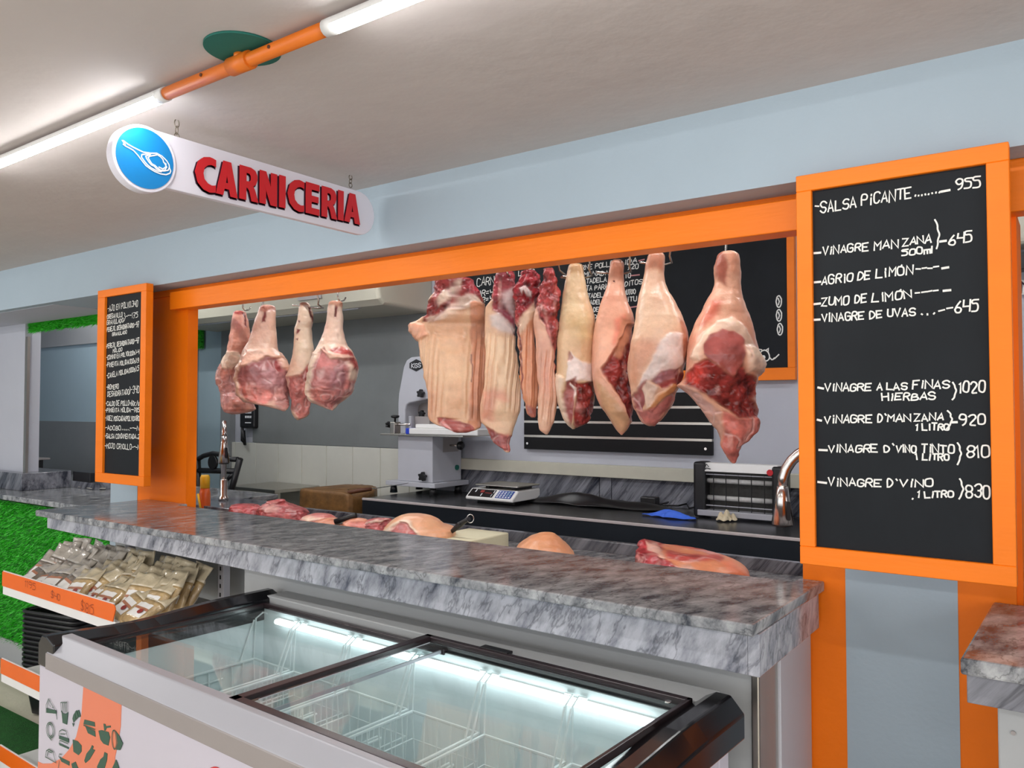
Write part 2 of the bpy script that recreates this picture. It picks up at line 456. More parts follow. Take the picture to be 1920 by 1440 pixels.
# kitchen: cement-grey wall with a tiled foot on the left half
xk0, xk1 = P(478, 800, Y=Y_BACK).x, P(812, 700, Y=Y_BACK).x
structure('wall_back_left', MB().box(-10.5, -5.3, Y_BACK + .002, Y_BACK + .1, 0, 2.9), M['white_wall'])
zk = P(600, 834, Y=Y_BACK).z
structure('wall_back_panel', MB().box(xk0, xk1, Y_BACK - .025, Y_BACK + .01, zk, P(700, 592, Y=Y_BACK).z), M['cement_panel'])
n = 0
x = P(372, 850, Y=Y_BACK).x
while x < xk1 - .02:
    x2 = min(x + .335, xk1)
    structure('trim_%d' % (7 + n), MB().box(x + .004, x2 - .004, Y_BACK - .035, Y_BACK, .2, zk - .005), M['tile'], .003)
    x = x2; n += 1
structure('trim_grout', MB().box(P(372, 850, Y=Y_BACK).x, xk1, Y_BACK - .03, Y_BACK + .005, .2, zk - .01), M['grout'])
# pale blue door leaf with its dark jambs in the corner behind the meat
xd0, xd1 = P(379, 700, Y=Y_BACK).x, P(424, 700, Y=Y_BACK).x
zd0, zd1 = P(400, 826, Y=Y_BACK).z, P(400, 612, Y=Y_BACK).z
o = structure('door_1', MB().box(xd0, xd1, Y_BACK - .04, Y_BACK, zd0 - .9, zd1), M['frost'])
for a, b in ((xd0 - .05, xd0), (xd1, xd1 + .16)):
    MB().box(a, b, Y_BACK - .06, Y_BACK, zd0 - .9, zd1 + .05).build('door_jamb', M['backsplash'], o, kind='structure')

# ------------------------------------------------------------------ artificial grass
def grass(name, label, o0, u, v, n, wid, hgt, count, L, bw, cat):
    rnd = random.Random(len(name) + count)
    u, v, n = Vector(u), Vector(v), Vector(n)
    m = MB().prism([(0, 0), (wid, 0), (wid, hgt), (0, hgt)], o0, u, v, n, -.01)
    t = thing(name, label, cat, Vector(o0))
    m.build('backing', M['turf_back'], t)
    b = MB(); vs = []; fs = []
    for i in range(count):
        p = Vector(o0) + u * (rnd.random() * wid) + v * (rnd.random() * hgt)
        a = rnd.random() * 6.283
        side = (u * math.cos(a) + v * math.sin(a)) * bw
        tip = p + n * (L * (.5 + .6 * rnd.random())) + (u * rnd.uniform(-1, 1) + v * rnd.uniform(-1.3, .6)) * L * .8
        k = len(vs); vs += [p - side, p + side, tip]; fs.append((k, k + 1, k + 2))
    b.v = vs; b.f = fs; b.s = [False] * len(fs)
    o = b.build('blades', M['grass'], t); o['kind'] = 'stuff'
    t['kind'] = 'stuff'
    return t
YG = 2.3
xg1 = -3.7
grass('artificial_grass', 'bright green artificial grass covering the wall under the left marble counter', (-7.2, YG, .12), (1, 0, 0), (0, 0, 1), (0, -1, 0), 7.2 + xg1, .88, 26000, .03, .0035, 'artificial grass')
structure('baseboard_left', MB().box(-7.2, xg1, YG - .015, YG + .02, 0, .13), M['panel_grey'])
structure('wall_bay_low', MB().box(-7.2, xg1, YG + .012, YG + .06, 0, 1.0), M['panel_grey'])
grass('grass_pelmet', 'green artificial grass strip above the frosted window at far left', (xo, 2.485, P(120, 614, Y=2.48).z), (1, 0, 0), (0, 0, 1), (0, -1, 0), P(215, 600, Y=2.48).x - xo, .09, 5000, .03, .004, 'artificial grass')
xg = P(371, 620, Y=Y_BACK - .07).x
grass('grass_strip', 'narrow green artificial grass strip beside the pale door in the back corner', (xg, Y_BACK - .07, P(372, 655, Y=Y_BACK).z), (1, 0, 0), (0, 0, 1), (0, -1, 0), .1, .3, 400, .03, .005, 'artificial grass')
pm = P(30, 1390, Z=.004)
o = MB().box(pm.x - 1.6, pm.x + .35, P(30, 1396, Z=0).y - .5, P(30, 1342, Z=0).y, 0, .012).build('turf_mat', M['turf'])
tag(o, 'dark green turf mat on the concrete floor left of the freezer', 'mat')
# ------------------------------------------------------------------ main marble counter
Z_TOP, Y_FRONT, Y_CB = 1.15, 1.645, 2.115
xc0, xc1 = P(80, 955, Z=Z_TOP).x, P(1410, 1173, Z=Z_TOP).x
t = thing('counter', 'long grey marble topped counter below the hanging meat', 'counter', ((xc0 + xc1) / 2, 1.9, 0))
MB().prism([(xc0, Y_FRONT), (xc1, Y_FRONT), (xc1 + .012, Y_PIL - .004), (xr0 - .01, Y_PIL - .004), (xr0 - .01, Y_CB), (xl1 + .02, Y_CB), (xl1 + .02, Y_PIL - .004), (xc0 + .0, Y_PIL - .004)],
           (0, 0, Z_TOP - .026), (1, 0, 0), (0, 1, 0), (0, 0, 1), .026).build('marble_slab', M['marble'], t, .004)
ZA = 1.034
ya_ = Y_FRONT + .028
zal = P(93, 991, Y=ya_).z
MB().prism([(xc0 + .05, zal), (xc1 - .022, ZA), (xc1 - .022, Z_TOP - .026), (xc0 + .05, Z_TOP - .026)], (0, ya_, 0), (1, 0, 0), (0, 0, 1), (0, 1, 0), .025).build('marble_apron', M['marble_front'], t, .002)
MB().box(xc1 - .022, xc1 + .004, Y_FRONT + .028, Y_PIL - .03, ZA, Z_TOP - .026).build('marble_apron', M['marble_front'], t, .002)
xb0 = P(458, 1100, Y=1.77).x
MB().box(xb0, xc1 - .045, 1.77, Y_PIL - .02, 0, ZA + .02).build('base_panel', M['panel_grey'], t, .002)
MB().box(P(215, 1100, Y=2.05).x, xb0, 2.05, Y_PIL - .02, 0, ZA + .02).build('base_panel', M['panel_grey'], t, .002)
MB().box(xc1 - .047, xc1 - .028, 1.764, 1.90, 0, ZA).build('corner_post', M['steel'], t, .004)
MB().box(xc1 - .046, xc1 - .022, 1.90, Y_PIL - .012, 0, ZA).build('end_panel', M['panel_white'], t, .002)

# second marble counter at the right edge
xs0 = P(1802, 1229, Z=Z_TOP).x
t = thing('counter', 'grey marble topped counter cut off by the right edge', 'counter', (xs0 + 1, 1.9, 0))
MB().prism([(xs0, Y_FRONT), (xs0 + 2.4, Y_FRONT), (xs0 + 2.4, Y_PIL + .1), (xr1 + .03, Y_PIL + .1), (xr1 + .03, Y_PIL - .004), (xs0 + .012, Y_PIL - .004)], (0, 0, Z_TOP - .03), (1, 0, 0), (0, 1, 0), (0, 0, 1), .03).build('marble_slab', M['marble'], t, .005)
MB().box(xs0 + .008, xs0 + 2.4, Y_FRONT + .02, Y_FRONT + .045, 1.066, Z_TOP - .03).build('marble_apron', M['marble_dark'], t, .002)
xq = P(1872, 1400, Y=1.74).x
st = MB().box(xq, xq + .052, 1.735, 1.78, 0, 1.07).build('corner_post', M['panel_grey'], t, .003)
pb = P(1900, 1374, Y=1.735)
MB().lathe([(.004, 0), (.004, .003)], pb, 12, (0, -1, 0)).build('screw', M['silver_dark'], st)
MB().box(xq + .052, xq + 2.2, 1.745, Y_PIL - .01, 0, 1.07).build('base_panel', M['blue'], t, .002)

# left marble counter with its raised marble kerb
ZL = 1.055
t = thing('counter', 'lower grey marble counter behind the left end of the long counter', 'counter', (-5, 2.4, 0))
MB().box(-7.5, xll - .02, 2.22, 3.25, ZL - .03, ZL).build('marble_slab', M['marble'], t, .004)
pk = P(40, 921, Z=ZL)
yk, kx1 = pk.y, pk.x
kz = P(39, 888, Y=yk).z
ykb = P(133, 915, X=kx1).y
MB().box(-7.5, kx1, yk, ykb, ZL, kz).build('raised_kerb', M['marble_dark'], t, .003)
MB().box(kx1 + .002, P(180, 905, Y=ykb).x, ykb, ykb + .15, ZL, ZL + .045).build('marble_ledge', M['marble_dark'], t, .002)
MB().box(kx1 + .002, P(166, 890, Y=ykb).x, ykb + .01, ykb + .15, ZL + .045, kz - .005).build('black_inset', M['black_plastic'], t, .002)
# dark grill unit on that counter, behind the kerb
g = P(58, 868, Y=ykb + .4)
t = thing('grill_box', 'dark steel box with slats on the far left counter', 'box', (g.x + .2, ykb + .3, ZL))
MB().box(g.x - .1, g.x + .42, ykb + .26, ykb + .31, ZL, ZL + .13).build('front', M['black_plastic'], t, .003)
MB().box(g.x - .11, g.x + .43, ykb + .25, ykb + .36, ZL + .13, ZL + .145).build('lid', M['silver_dark'], t, .003)
for k in range(3):
    MB().box(g.x - .09, g.x + .4, ykb + .252, ykb + .259, ZL + .02 + .035 * k, ZL + .03 + .035 * k).build('slat', M['silver_dark'], t)
# cloths on the left counter
def crumple(name, label, cat, c, rx, ry, h, m, seed, rot=0, folds=5, group=None):
    rnd = random.Random(seed)
    ph = [rnd.random() * 6.28 for _ in range(8)]
    rows = []
    N, K = 15, 40
    for i in range(N):
        r = i / (N - 1); row = []
        for k in range(K):
            a = 2 * math.pi * k / K
            wob = 1 + .18 * math.sin(2 * a + ph[0]) + .12 * math.sin(3 * a + ph[1]) + .07 * math.sin(7 * a + ph[2])
            x = rx * r * math.cos(a) * wob; y = ry * r * math.sin(a) * wob
            z = h * (1 - r ** 2.2) * (.55 + .3 * math.sin(folds * x / rx * 1.7 + ph[3] + 2 * y / ry) + .3 * math.sin(folds * y / ry * 1.9 + ph[4])) + h * .16 * abs(math.sin(a * 4 + ph[5])) * r
            ca, sa = math.cos(rot), math.sin(rot)
            row.append(Vector(c) + Vector((x * ca - y * sa, x * sa + y * ca, max(z, .0) + .002)))
        rows.append(row)
    mb = MB().grid(rows[::-1], True, True)
    o = mb.build(name, m)
    s = o.modifiers.new('thick', 'SOLIDIFY'); s.thickness = .004; s.offset = 1
    sb = o.modifiers.new('smooth', 'SUBSURF'); sb.levels = 1; sb.render_levels = 1
    return tag(o, label, cat, group)
pc = P(185, 914, Z=ZL)
crumple('cloth', 'crumpled grey cloth on the left marble counter beneath the narrow chalkboard', 'cloth', (pc.x, pc.y - .05, ZL), .16, .07, .035, M['towel'], 3)

# ------------------------------------------------------------------ inner work counter with the trays of meat
Y_IN, Z_IN = 2.93, 1.0
xi0, xi1 = P(395, 960, Y=2.5).x, 1.5
t = thing('work_counter', 'grey marble work counter with raised rim just behind the long counter', 'counter', ((xi0 + xi1) / 2, 2.5, 0))
xin = P(360, 950, Y=2.72).x - .1
MB().box(xin, xi1, 2.40, Y_IN, Z_IN - .05, Z_IN).build('marble_top', M['marble'], t, .003)
MB().box(xin, xi1, Y_IN, Y_IN + .03, Z_IN - .14, Z_IN + .045).build('marble_rim', M['marble_dark'], t, .003)
MB().box(xin, xi1, 2.40, Y_IN - .06, .1, Z_IN - .05).build('cabinet_base', M['panel_grey'], t)

# ------------------------------------------------------------------ chalk handwriting
G = {
 'A': '00 26 40;12 32', 'B': '00 06 26 35 34 23 03;23 33 42 41 30 00', 'C': '45 36 16 05 01 10 30 41', 'D': '00 06 26 44 42 20 00',
 'E': '46 06 00 40;03 33', 'F': '46 06 00;03 33', 'G': '45 36 16 05 01 10 30 41 43 23', 'H': '00 06;40 46;03 43', 'I': '20 26',
 'i': '10 14;15 16', 'J': '36 31 20 10 01;16 46', 'L': '06 00 40', 'M': '00 06 23 46 40', 'N': '00 06 40 46', 'O': '16 05 01 10 30 41 45 36 16',
 'P': '00 06 36 45 44 33 03', 'R': '00 06 36 45 44 33 03;23 40', 'S': '45 36 16 05 04 13 33 42 41 30 10 01', 'T': '06 46;26 20',
 'U': '06 01 10 30 41 46', 'V': '06 20 46', 'Z': '06 46 00 40', '*': '16 05 01 10 30 41 45 36 16;26 37', 'K': '00 06;46 03 40',
 '0': '16 05 01 10 30 41 45 36 16', '1': '05 16 10', '2': '05 16 36 45 44 00 40', '3': '05 16 36 45 44 33 23;33 42 41 30 10 01',
 '4': '06 03 43;46 40', '5': '46 06 04 34 43 41 30 00', '6': '36 14 02 01 10 30 41 42 33 13 02', '7': '06 46 10;13 33',
 '8': '13 04 05 16 36 45 44 33 13 02 01 10 30 41 42 33', '9': '44 33 13 04 05 16 36 45 41 20', '-': '03 33', '.': '10 11', "'": '25 16',
 '}': '06 15 14 23 12 11 00', '(': '26 04 02 20', ')': '06 24 22 00', '=': '02 32;04 34', '/': '00 46', 'c': '34 14 03 01 10 30',
 'u': '04 01 10 30 34;34 30', 'g': '34 14 03 12 32 34 30 10', 'm': '00 04 24 20;24 44 40', 'l': '06 00', '$': '45 36 16 05 04 13 33 42 41 30 10 01;27 20', 'Y': '06 23 46;23 20', 'Q': '16 05 01 10 30 41 45 36 16;22 40'}
NARROW = {'I': 3, 'i': 2.9, '.': 2.2, "'": 2.4, 'l': 1.6, '1': 2.8, '-': 4, '}': 3.4, '(': 3.4, ')': 3.4, ' ': 3.2, '/': 5}
def glyph_lines(ch):
    out = []
    for s in G[ch].split(';'):
        out.append([(int(p[0]), int(p[1])) for p in s.split()])
    return out
def smooth_line(pts, curvy):
    if not curvy or len(pts) < 4: return pts
    out = [pts[0]]
    for a, b in zip(pts[:-1], pts[1:]):
        out += [(a[0] * .75 + b[0] * .25, a[1] * .75 + b[1] * .25), (a[0] * .25 + b[0] * .75, a[1] * .25 + b[1] * .75)]
    return out + [pts[-1]]
_lift = [0]
def ribbon(m, pts, wd, n):
    """a mitred strip along pts, lying a hair above the surface it is drawn on"""
    q = [pts[0]]
    for p in pts[1:]:
        if (p - q[-1]).length > 1e-5: q.append(p)
    if len(q) < 2: return
    loop = (q[0] - q[-1]).length < 1e-4 and len(q) > 3
    _lift[0] = (_lift[0] + 1) % 12
    up = n * (.0006 + .00006 * _lift[0])
    e0, e1 = (q[1] - q[0]).normalized(), (q[-1] - q[-2]).normalized()
    if not loop: q[0] = q[0] - e0 * (wd * .35); q[-1] = q[-1] + e1 * (wd * .35)
    vs, k = [], len(q)
    for i in range(k):
        a = (q[i] - q[i - 1]).normalized() if i else e0
        b = (q[i + 1] - q[i]).normalized() if i < k - 1 else e1
        if loop and i in (0, k - 1): a, b = e1, e0
        t = a + b
        if t.length < .3: t = b
        t.normalize()
        s_ = n.cross(t).normalized()
        sc = min(1.6, 1 / max(.4, s_.dot(n.cross(b).normalized())))
        u_ = up + n * (1.5e-5 * i)
        vs += [q[i] - s_ * (wd / 2 * sc) + u_, q[i] + s_ * (wd / 2 * sc) + u_]
    m.add(vs, [(2 * i, 2 * i + 2, 2 * i + 3, 2 * i + 1) for i in range(k - 1)])
def write(m, text, a, b, h, wd, n, up, rnd, jit=.35):
    """text from point a to point b (baseline), letters h tall"""
    adv = [NARROW.get(c, 5.3) for c in text]
    tot = sum(adv) - 1.2
    u = (b - a) / tot; v = up * (h / 6)
    x = 0.0
    for c, ad in zip(text, adv):
        if c != ' ':
            dy = rnd.uniform(-.4, .4); sc = rnd.uniform(.92, 1.08); sk = rnd.uniform(-.05, .12)
            jt = {}
            for ln in glyph_lines(c):
                for p in ln: jt.setdefault(p, (rnd.uniform(-jit, jit) * .6, rnd.uniform(-jit, jit) * .7))
                curvy = c in 'BCDGJOPRSU023568940*}()cug$Q'
                pts = [(p[0] + jt[p][0], p[1] + jt[p][1]) for p in ln]
                pts = smooth_line(smooth_line(pts, curvy), curvy)
                ribbon(m, [a + u * (x + p[0] * (1 if c not in 'il' else 1) + sk * p[1]) + v * (p[1] * sc + dy) for p in pts], wd, n)
        x += ad
UPZ = Vector((0, 0, 1)); NY = Vector((0, -1, 0))

def chalkboard(name, label, y, outer, inner, thick, pegs):
    """outer and inner: (x0, x1, z0, z1) of a framed board whose face is at depth y"""
    x0, x1, z0, z1 = outer; a0, a1, c0, c1 = inner
    t = thing(name, label, 'chalkboard', ((x0 + x1) / 2, y + thick, z0))
    for nm, bx in (('frame_rail', (x0, x1, c1, z1)), ('frame_rail', (x0, x1, z0, c0)), ('frame_stile', (x0, a0, c0, c1)), ('frame_stile', (a1, x1, c0, c1))):
        MB().box(bx[0], bx[1], y, y + thick, bx[2], bx[3]).build(nm, M['orange_beam'], t, .0015, 1)
    MB().box(a0, a1, y + .013, y + thick - .004, c0, c1).build('writing_surface', M['board'], t)
    if pegs:
        for zz in (z0 + .12, z1 - .16):
            MB().box(x0 + .03, x0 + .1, y + thick - .004, Y_PIL, zz, zz + .04).build('mounting_batten', M['orange'], t)
    return t
def board_writer(t, y, ox, oy, s, lines, wd, seed, m=M['chalk'], name='chalk_writing'):
    rnd = random.Random(seed)
    for ln in lines:
        txt, x0, y0, x1, y1, h = ln[:6]
        a, b = P(ox + x0 / s, oy + y0 / s, Y=y), P(ox + x1 / s, oy + y1 / s, Y=y)
        hh = P(ox + x0 / s, oy + y0 / s - h / s, Y=y).z - a.z
        mb = MB()
        write(mb, txt, a, b, hh, wd, NY, UPZ, rnd)
        mb.build(name, m, t)

YB, TB = 1.985, .036
xo0, xo1 = P(1489, 800, Y=YB).x, P(1896, 700, Y=YB).x
zo1 = (P(1489, 328, Y=YB).z + P(1895, 268, Y=YB).z) / 2
zo0 = (P(1503, 1055, Y=YB).z + P(1905, 1104, Y=YB).z) / 2
xo0 = (P(1489, 330, Y=YB).x + P(1503, 1052, Y=YB).x) / 2
xo1 = (P(1893, 270, Y=YB).x + P(1905, 1100, Y=YB).x) / 2
xi_0 = (P(1519, 353, Y=YB).x + P(1530, 1028, Y=YB).x) / 2
xi_1 = (P(1849, 310, Y=YB).x + P(1861, 1058, Y=YB).x) / 2
zi1 = (P(1519, 354, Y=YB).z + P(1849, 309, Y=YB).z) / 2
zi0 = (P(1530, 1026, Y=YB).z + P(1861, 1059, Y=YB).z) / 2
t = chalkboard('chalkboard', 'tall orange framed chalkboard on the right pillar listing sauces and vinegars', YB, (xo0, xo1, zo0, zo1), (xi_0, xi_1, zi0, zi1), TB, True)
YS = YB + .0125
L7 = [("-", 212, 492, 232, 490, 60), ("SALSA", 246, 500, 455, 468, 62), ("PiCANTE", 488, 458, 778, 412, 60), (".....", 795, 402, 880, 390, 30), ("...", 890, 388, 945, 380, 30),
      ("955", 1036, 362, 1185, 345, 62), ("ViNAGRE", 258, 745, 525, 716, 45), ("MAN", 560, 715, 702, 700, 44), ("ZANA", 728, 692, 895, 670, 44), ("500ml", 724, 748, 903, 733, 36), ("645", 1000, 688, 1135, 668, 60),
      ("AGRiO", 252, 920, 435, 902, 48), ("DE", 465, 892, 535, 884, 46), ("LiM*N", 570, 882, 790, 858, 48), ("----", 808, 848, 935, 838, 44),
      ("ZUMO", 252, 1045, 412, 1034, 48), ("DE", 448, 1028, 515, 1020, 46), ("LiM*N", 548, 1024, 780, 998, 48), ("----", 802, 992, 935, 975, 44),
      ("ViNAGRE", 255, 1138, 500, 1124, 44), ("DE", 535, 1120, 605, 1114, 42), ("UVAS", 640, 1110, 802, 1100, 42), ("...", 825, 1100, 912, 1092, 40), ("--", 940, 1094, 1015, 1082, 46), ("645", 1035, 1085, 1172, 1072, 62)]
board_writer(t, YS, 1460, 240, 3.13, L7, .0035, 5)
L8 = [("ViNAGRE", 272, 168, 542, 162, 42), ("A", 578, 160, 608, 160, 38), ("LAS", 635, 160, 752, 158, 40), ("FiNAS", 785, 154, 1003, 148, 46), ("HiERBAS", 608, 222, 920, 215, 40), ("}", 1018, 215, 1048, 215, 115), ("1020", 1058, 175, 1210, 175, 62),
      ("ViNAGRE", 272, 355, 548, 348, 44), ("D'", 582, 348, 625, 348, 46), ("MAN", 640, 345, 775, 342, 40), ("ZANA", 795, 342, 968, 336, 40), ("1 LiTRO", 805, 398, 1000, 393, 36), ("}", 990, 395, 1025, 395, 115), ("920", 1060, 370, 1212, 365, 62),
      ("ViNAGRE", 292, 525, 580, 522, 42), ("D'", 620, 524, 672, 524, 42), ("ViNO", 690, 525, 808, 525, 40), ("TiNTO", 838, 528, 1030, 532, 46), ("1 LiTRO", 805, 570, 1000, 572, 36), ("}", 1050, 590, 1080, 592, 115), ("810", 1105, 560, 1238, 555, 70),
      ("ViNAGRE", 292, 722, 600, 726, 44), ("D'", 638, 726, 690, 726, 44), ("ViNO", 712, 726, 908, 728, 42), ("1 LiTRO", 815, 792, 1025, 788, 38), (".", 780, 800, 786, 800, 30), ("}", 1060, 798, 1085, 800, 120), ("830", 1098, 790, 1242, 796, 74)]
board_writer(t, YS, 1460, 680, 3.13, L8, .0035, 6)
mb = MB()
for ox, oy, pts in ((1460, 240, ((955, 374, 1003, 365), (210, 735, 246, 732), (948, 667, 982, 662), (960, 824, 996, 818), (212, 906, 246, 903), (968, 956, 1008, 952), (210, 1034, 244, 1030), (208, 1126, 242, 1124))),
                    (1460, 680, ((232, 146, 262, 152), (228, 335, 250, 340), (238, 512, 284, 514), (232, 700, 280, 706), (1020, 350, 1046, 349)))):
    for p in pts:
        ribbon(mb, [P(ox + p[0] / 3.13, oy + p[1] / 3.13, Y=YS), P(ox + p[2] / 3.13, oy + p[3] / 3.13, Y=YS)], .0052, NY)
mb.build('chalk_dashes', M['chalk'], t)
mb = MB(); rnd = random.Random(2)
write(mb, '}', P(1460 + 925 / 3.13, 240 + 725 / 3.13, Y=YS), P(1460 + 952 / 3.13, 240 + 722 / 3.13, Y=YS), .062, .0035, NY, UPZ, rnd)
mb.build('chalk_brace', M['chalk'], t)

# left, narrower in view
def av(pts, k, Y): return sum(getattr(P(*p, Y=Y), k) for p in pts) / len(pts)
q = (av([(183, 548), (178, 903)], 'x', YB), av([(272, 530), (271, 908)], 'x', YB), av([(180, 905), (270, 911)], 'z', YB), av([(184, 547), (272, 529)], 'z', YB))
qi = (av([(196, 560), (191, 885)], 'x', YB), av([(261, 548), (263, 890)], 'x', YB), av([(191, 887), (263, 893)], 'z', YB), av([(196, 558), (261, 546)], 'z', YB))
t = chalkboard('chalkboard', 'orange framed chalkboard on the left pillar listing spices and powders', YB, q, qi, TB, True)
L6 = [("-AJO EN POLVO.340", 72, 198, 290, 162, 38), ("-OREGANiLLO", 58, 252, 178, 236, 30), ("GRANULADO", 64, 294, 186, 274, 30), ("}", 186, 270, 202, 268, 64), ("---175", 204, 250, 290, 240, 36),
      ("-PEREJiL DESHiDRATADO}", 58, 342, 264, 308, 30), ("-97", 268, 312, 299, 306, 38), ("GRANULADO", 104, 370, 210, 352, 22), ("-PEREJiL DESHiDRATADO}", 58, 456, 264, 420, 30), ("-47", 268, 424, 299, 418, 38), ("MOLiDO", 108, 484, 176, 474, 24),
      ("-COMiNO EN POLVO(100g)-4", 62, 534, 299, 494, 28), ("-PiMiENTA MOLiDA(100g).9", 60, 586, 299, 552, 30), ("-CANELA MOLiDA(100g).5", 64, 662, 299, 608, 32),
      ("-ROMERO", 62, 742, 152, 732, 32), ("DESHiDRATADO", 70, 788, 228, 772, 34), ("}-340", 230, 768, 299, 764, 50), ("-CALDO DE POLLO-60c/u", 56, 852, 302, 848, 32), ("-PiMiENTA MOLiDA--785", 54, 896, 302, 894, 28),
      ("-NUEZ MOSCADA(POLVO)180", 54, 954, 302, 956, 32), ("-ADOBO.......---N", 54, 1018, 300, 1022, 30), ("-SALSA CONDiMENTADA..2", 52, 1076, 302, 1080, 30), ("-MOJO CRiOLLO---N", 50, 1146, 302, 1156, 34)]
L6 = [(q_[0], 62 + (q_[1] - 50) * .952, q_[2], 62 + (q_[3] - 50) * .952, q_[4], q_[5]) for q_ in L6]
board_writer(t, YS, 180, 530, 3.69, L6, .0033, 9)

# big chalkboard on the kitchen wall
YK = Y_BACK - .05
k0, k1 = P(846, 600, Y=YK).x, P(1490, 600, Y=YK).x
ki0, ki1 = P(862, 600, Y=YK).x, P(1476, 600, Y=YK).x
kz0, kzi = P(1440, 713, Y=YK).z, P(1440, 690, Y=YK).z
t = chalkboard('chalkboard', 'large orange framed chalkboard on the back wall behind the hanging meat', YK, (k0, k1, kz0, 2.86), (ki0, ki1, kzi, 2.78), .045, False)
YT2 = YK + .0125
LB = [("CARNE POLLO", 188, 222, 425, 192, 28), ("iDA", 492, 184, 570, 166, 28), ("720", 512, 216, 578, 208, 30), ("JAMONADA", 196, 264, 396, 246, 27), ("TO", 496, 266, 532, 262, 28), ("MORTADELA", 196, 306, 384, 288, 27),
      ("DiTOS", 494, 318, 602, 300, 28), ("COSTA PARA", 198, 348, 390, 332, 27), ("CHUTO()", 478, 372, 562, 362, 28), ("MORTADELA", 212, 392, 380, 380, 26), ("DiTU", 490, 412, 568, 408, 28), ("MORTADELA", 212, 434, 370, 424, 26), ("MORTADEL", 218, 478, 352, 470, 26), ("DE", 306, 516, 345, 510, 26)]
board_writer(t, YT2, 1020, 440, 3.27, LB, .0062, 12)
LC = [("CARNE", 505, 318, 640, 300, 48), ("LUNES", 760, 256, 860, 240, 30), ("MUR=4", 480, 388, 610, 366, 34), ("OR=4", 510, 420, 605, 405, 30)]
board_writer(t, YT2, 740, 440, 3.273, LC, .0065, 13)
mb = MB()
for a, b in ((((582, 160), (615, 152)), 0), (((528, 252), (585, 246)), 0), (((528, 446), (570, 440)), 0)):
    ribbon(mb, [P(1020 + a[0][0] / 3.27, 440 + a[0][1] / 3.27, Y=YT2), P(1020 + a[1][0] / 3.27, 440 + a[1][1] / 3.27, Y=YT2)], .009, NY)
mb.build('chalk_dashes', M['red_chalk'], t)
mb = MB()
def sketch(pts, wd=.0075, closed=False):
    pts = smooth_line(list(pts), True)
    q = [P(1020 + a / 3.27, 440 + b / 3.27, Y=YT2) for a, b in pts]
    if closed: q.append(q[0])
    ribbon(mb, q, wd, NY)
for cy, cx in ((410, 1440), (495, 1441), (580, 1447)):
    sketch([(cx + 16 * math.cos(k / 14 * 6.283) * (1 + .1 * math.sin(3 * k)), cy + 36 * math.sin(k / 14 * 6.283)) for k in range(14)], closed=True)
    sketch([(cx - 4, cy - 20), (cx + 3, cy), (cx - 3, cy + 20)], .007)
sketch([(1310, 770), (1315, 735), (1345, 705), (1372, 715), (1385, 745), (1378, 770), (1350, 778), (1320, 772)])
sketch([(1362, 708), (1376, 698), (1374, 722)]); sketch([(1320, 715), (1312, 700), (1335, 706)])
sketch([(1385, 755), (1400, 770), (1415, 752), (1408, 766), (1440, 735)])
sketch([(1335, 745), (1352, 742), (1355, 758), (1338, 760)], .008, True)
mb.build('chalk_drawing', M['chalk'], t)

# ------------------------------------------------------------------ hanging sign
XS = -2.03
def SP(px, py): return P(px, py, X=XS)
c0 = SP(270, 298)
top, bot = SP(262, 234), SP(278, 362)
rad = (SP(328, 302) - SP(209, 293)).length / 2
rz = (top.z - bot.z) / 2
Rr = (rad + rz) / 2
# face plane frame: u along +Y, v up
zt_, zb_ = (SP(340, 264).z + SP(660, 350).z) / 2, (SP(320, 360).z + SP(670, 434).z) / 2
y_end = SP(702, 400).y
hh = (zt_ - zb_) / 2; cz = (zt_ + zb_) / 2
ya = c0.y
t = thing('hanging_sign', 'white hanging sign with red lettering CARNICERIA and a blue disc', 'sign', (XS, (ya + y_end) / 2, zb_))
U, V, N = Vector((0, 1, 0)), UPZ, Vector((1, 0, 0))
org = Vector((XS, 0, 0))
poly = [(ya, cz - hh)] + arc((y_end - hh, cz), hh, -math.pi / 2, math.pi / 2, 16) + [(ya, cz + hh)]
MB().prism(poly, org, U, V, N, -.02).build('panel', M['sign_white'], t, .002)
ring = MB().prism(arc((ya, c0.z), Rr, 0, 2 * math.pi * 63 / 64, 63), org + N * .006, U, V, N, -.03).build('round_rim', M['sign_white'], t, .002)
disc = MB().prism(arc((ya, c0.z), Rr * .9, 0, 2 * math.pi * 63 / 64, 63), org + N * .0075, U, V, N, -.002).build('blue_disc', M['sign_blue'], t)
mb = MB()
def ham(pts, wd=.0032):
    ribbon(mb, [P(200 + a / 6.857, 220 + b / 6.857, X=XS + .0078) for a, b in pts], wd, N)
ham([(205, 345), (240, 365), (232, 345), (200, 300), (215, 302), (270, 345), (330, 380), (400, 415), (470, 448), (560, 462), (640, 462), (710, 500), (770, 560), (800, 610), (805, 650), (822, 690), (810, 720), (760, 738), (690, 728), (620, 700), (560, 665), (500, 620), (460, 570), (400, 490), (340, 425), (290, 395), (240, 372), (205, 345)])
ham([(700, 700), (640, 688), (570, 650), (520, 610), (480, 560), (445, 510), (450, 480), (520, 470), (560, 475)])
ham([(560, 475), (500, 500), (510, 530), (545, 580), (570, 610), (610, 630), (640, 665), (700, 690), (740, 690), (790, 680), (800, 650)])
ham([(610, 490), (550, 500), (530, 520), (560, 570), (580, 600), (620, 620), (650, 650), (690, 680), (740, 685), (770, 640), (740, 590)])
ham([(610, 490), (650, 480), (690, 510), (720, 540), (730, 580), (760, 600), (755, 640), (720, 665), (670, 640)])
mb.build('ham_drawing', M['paper'], t)
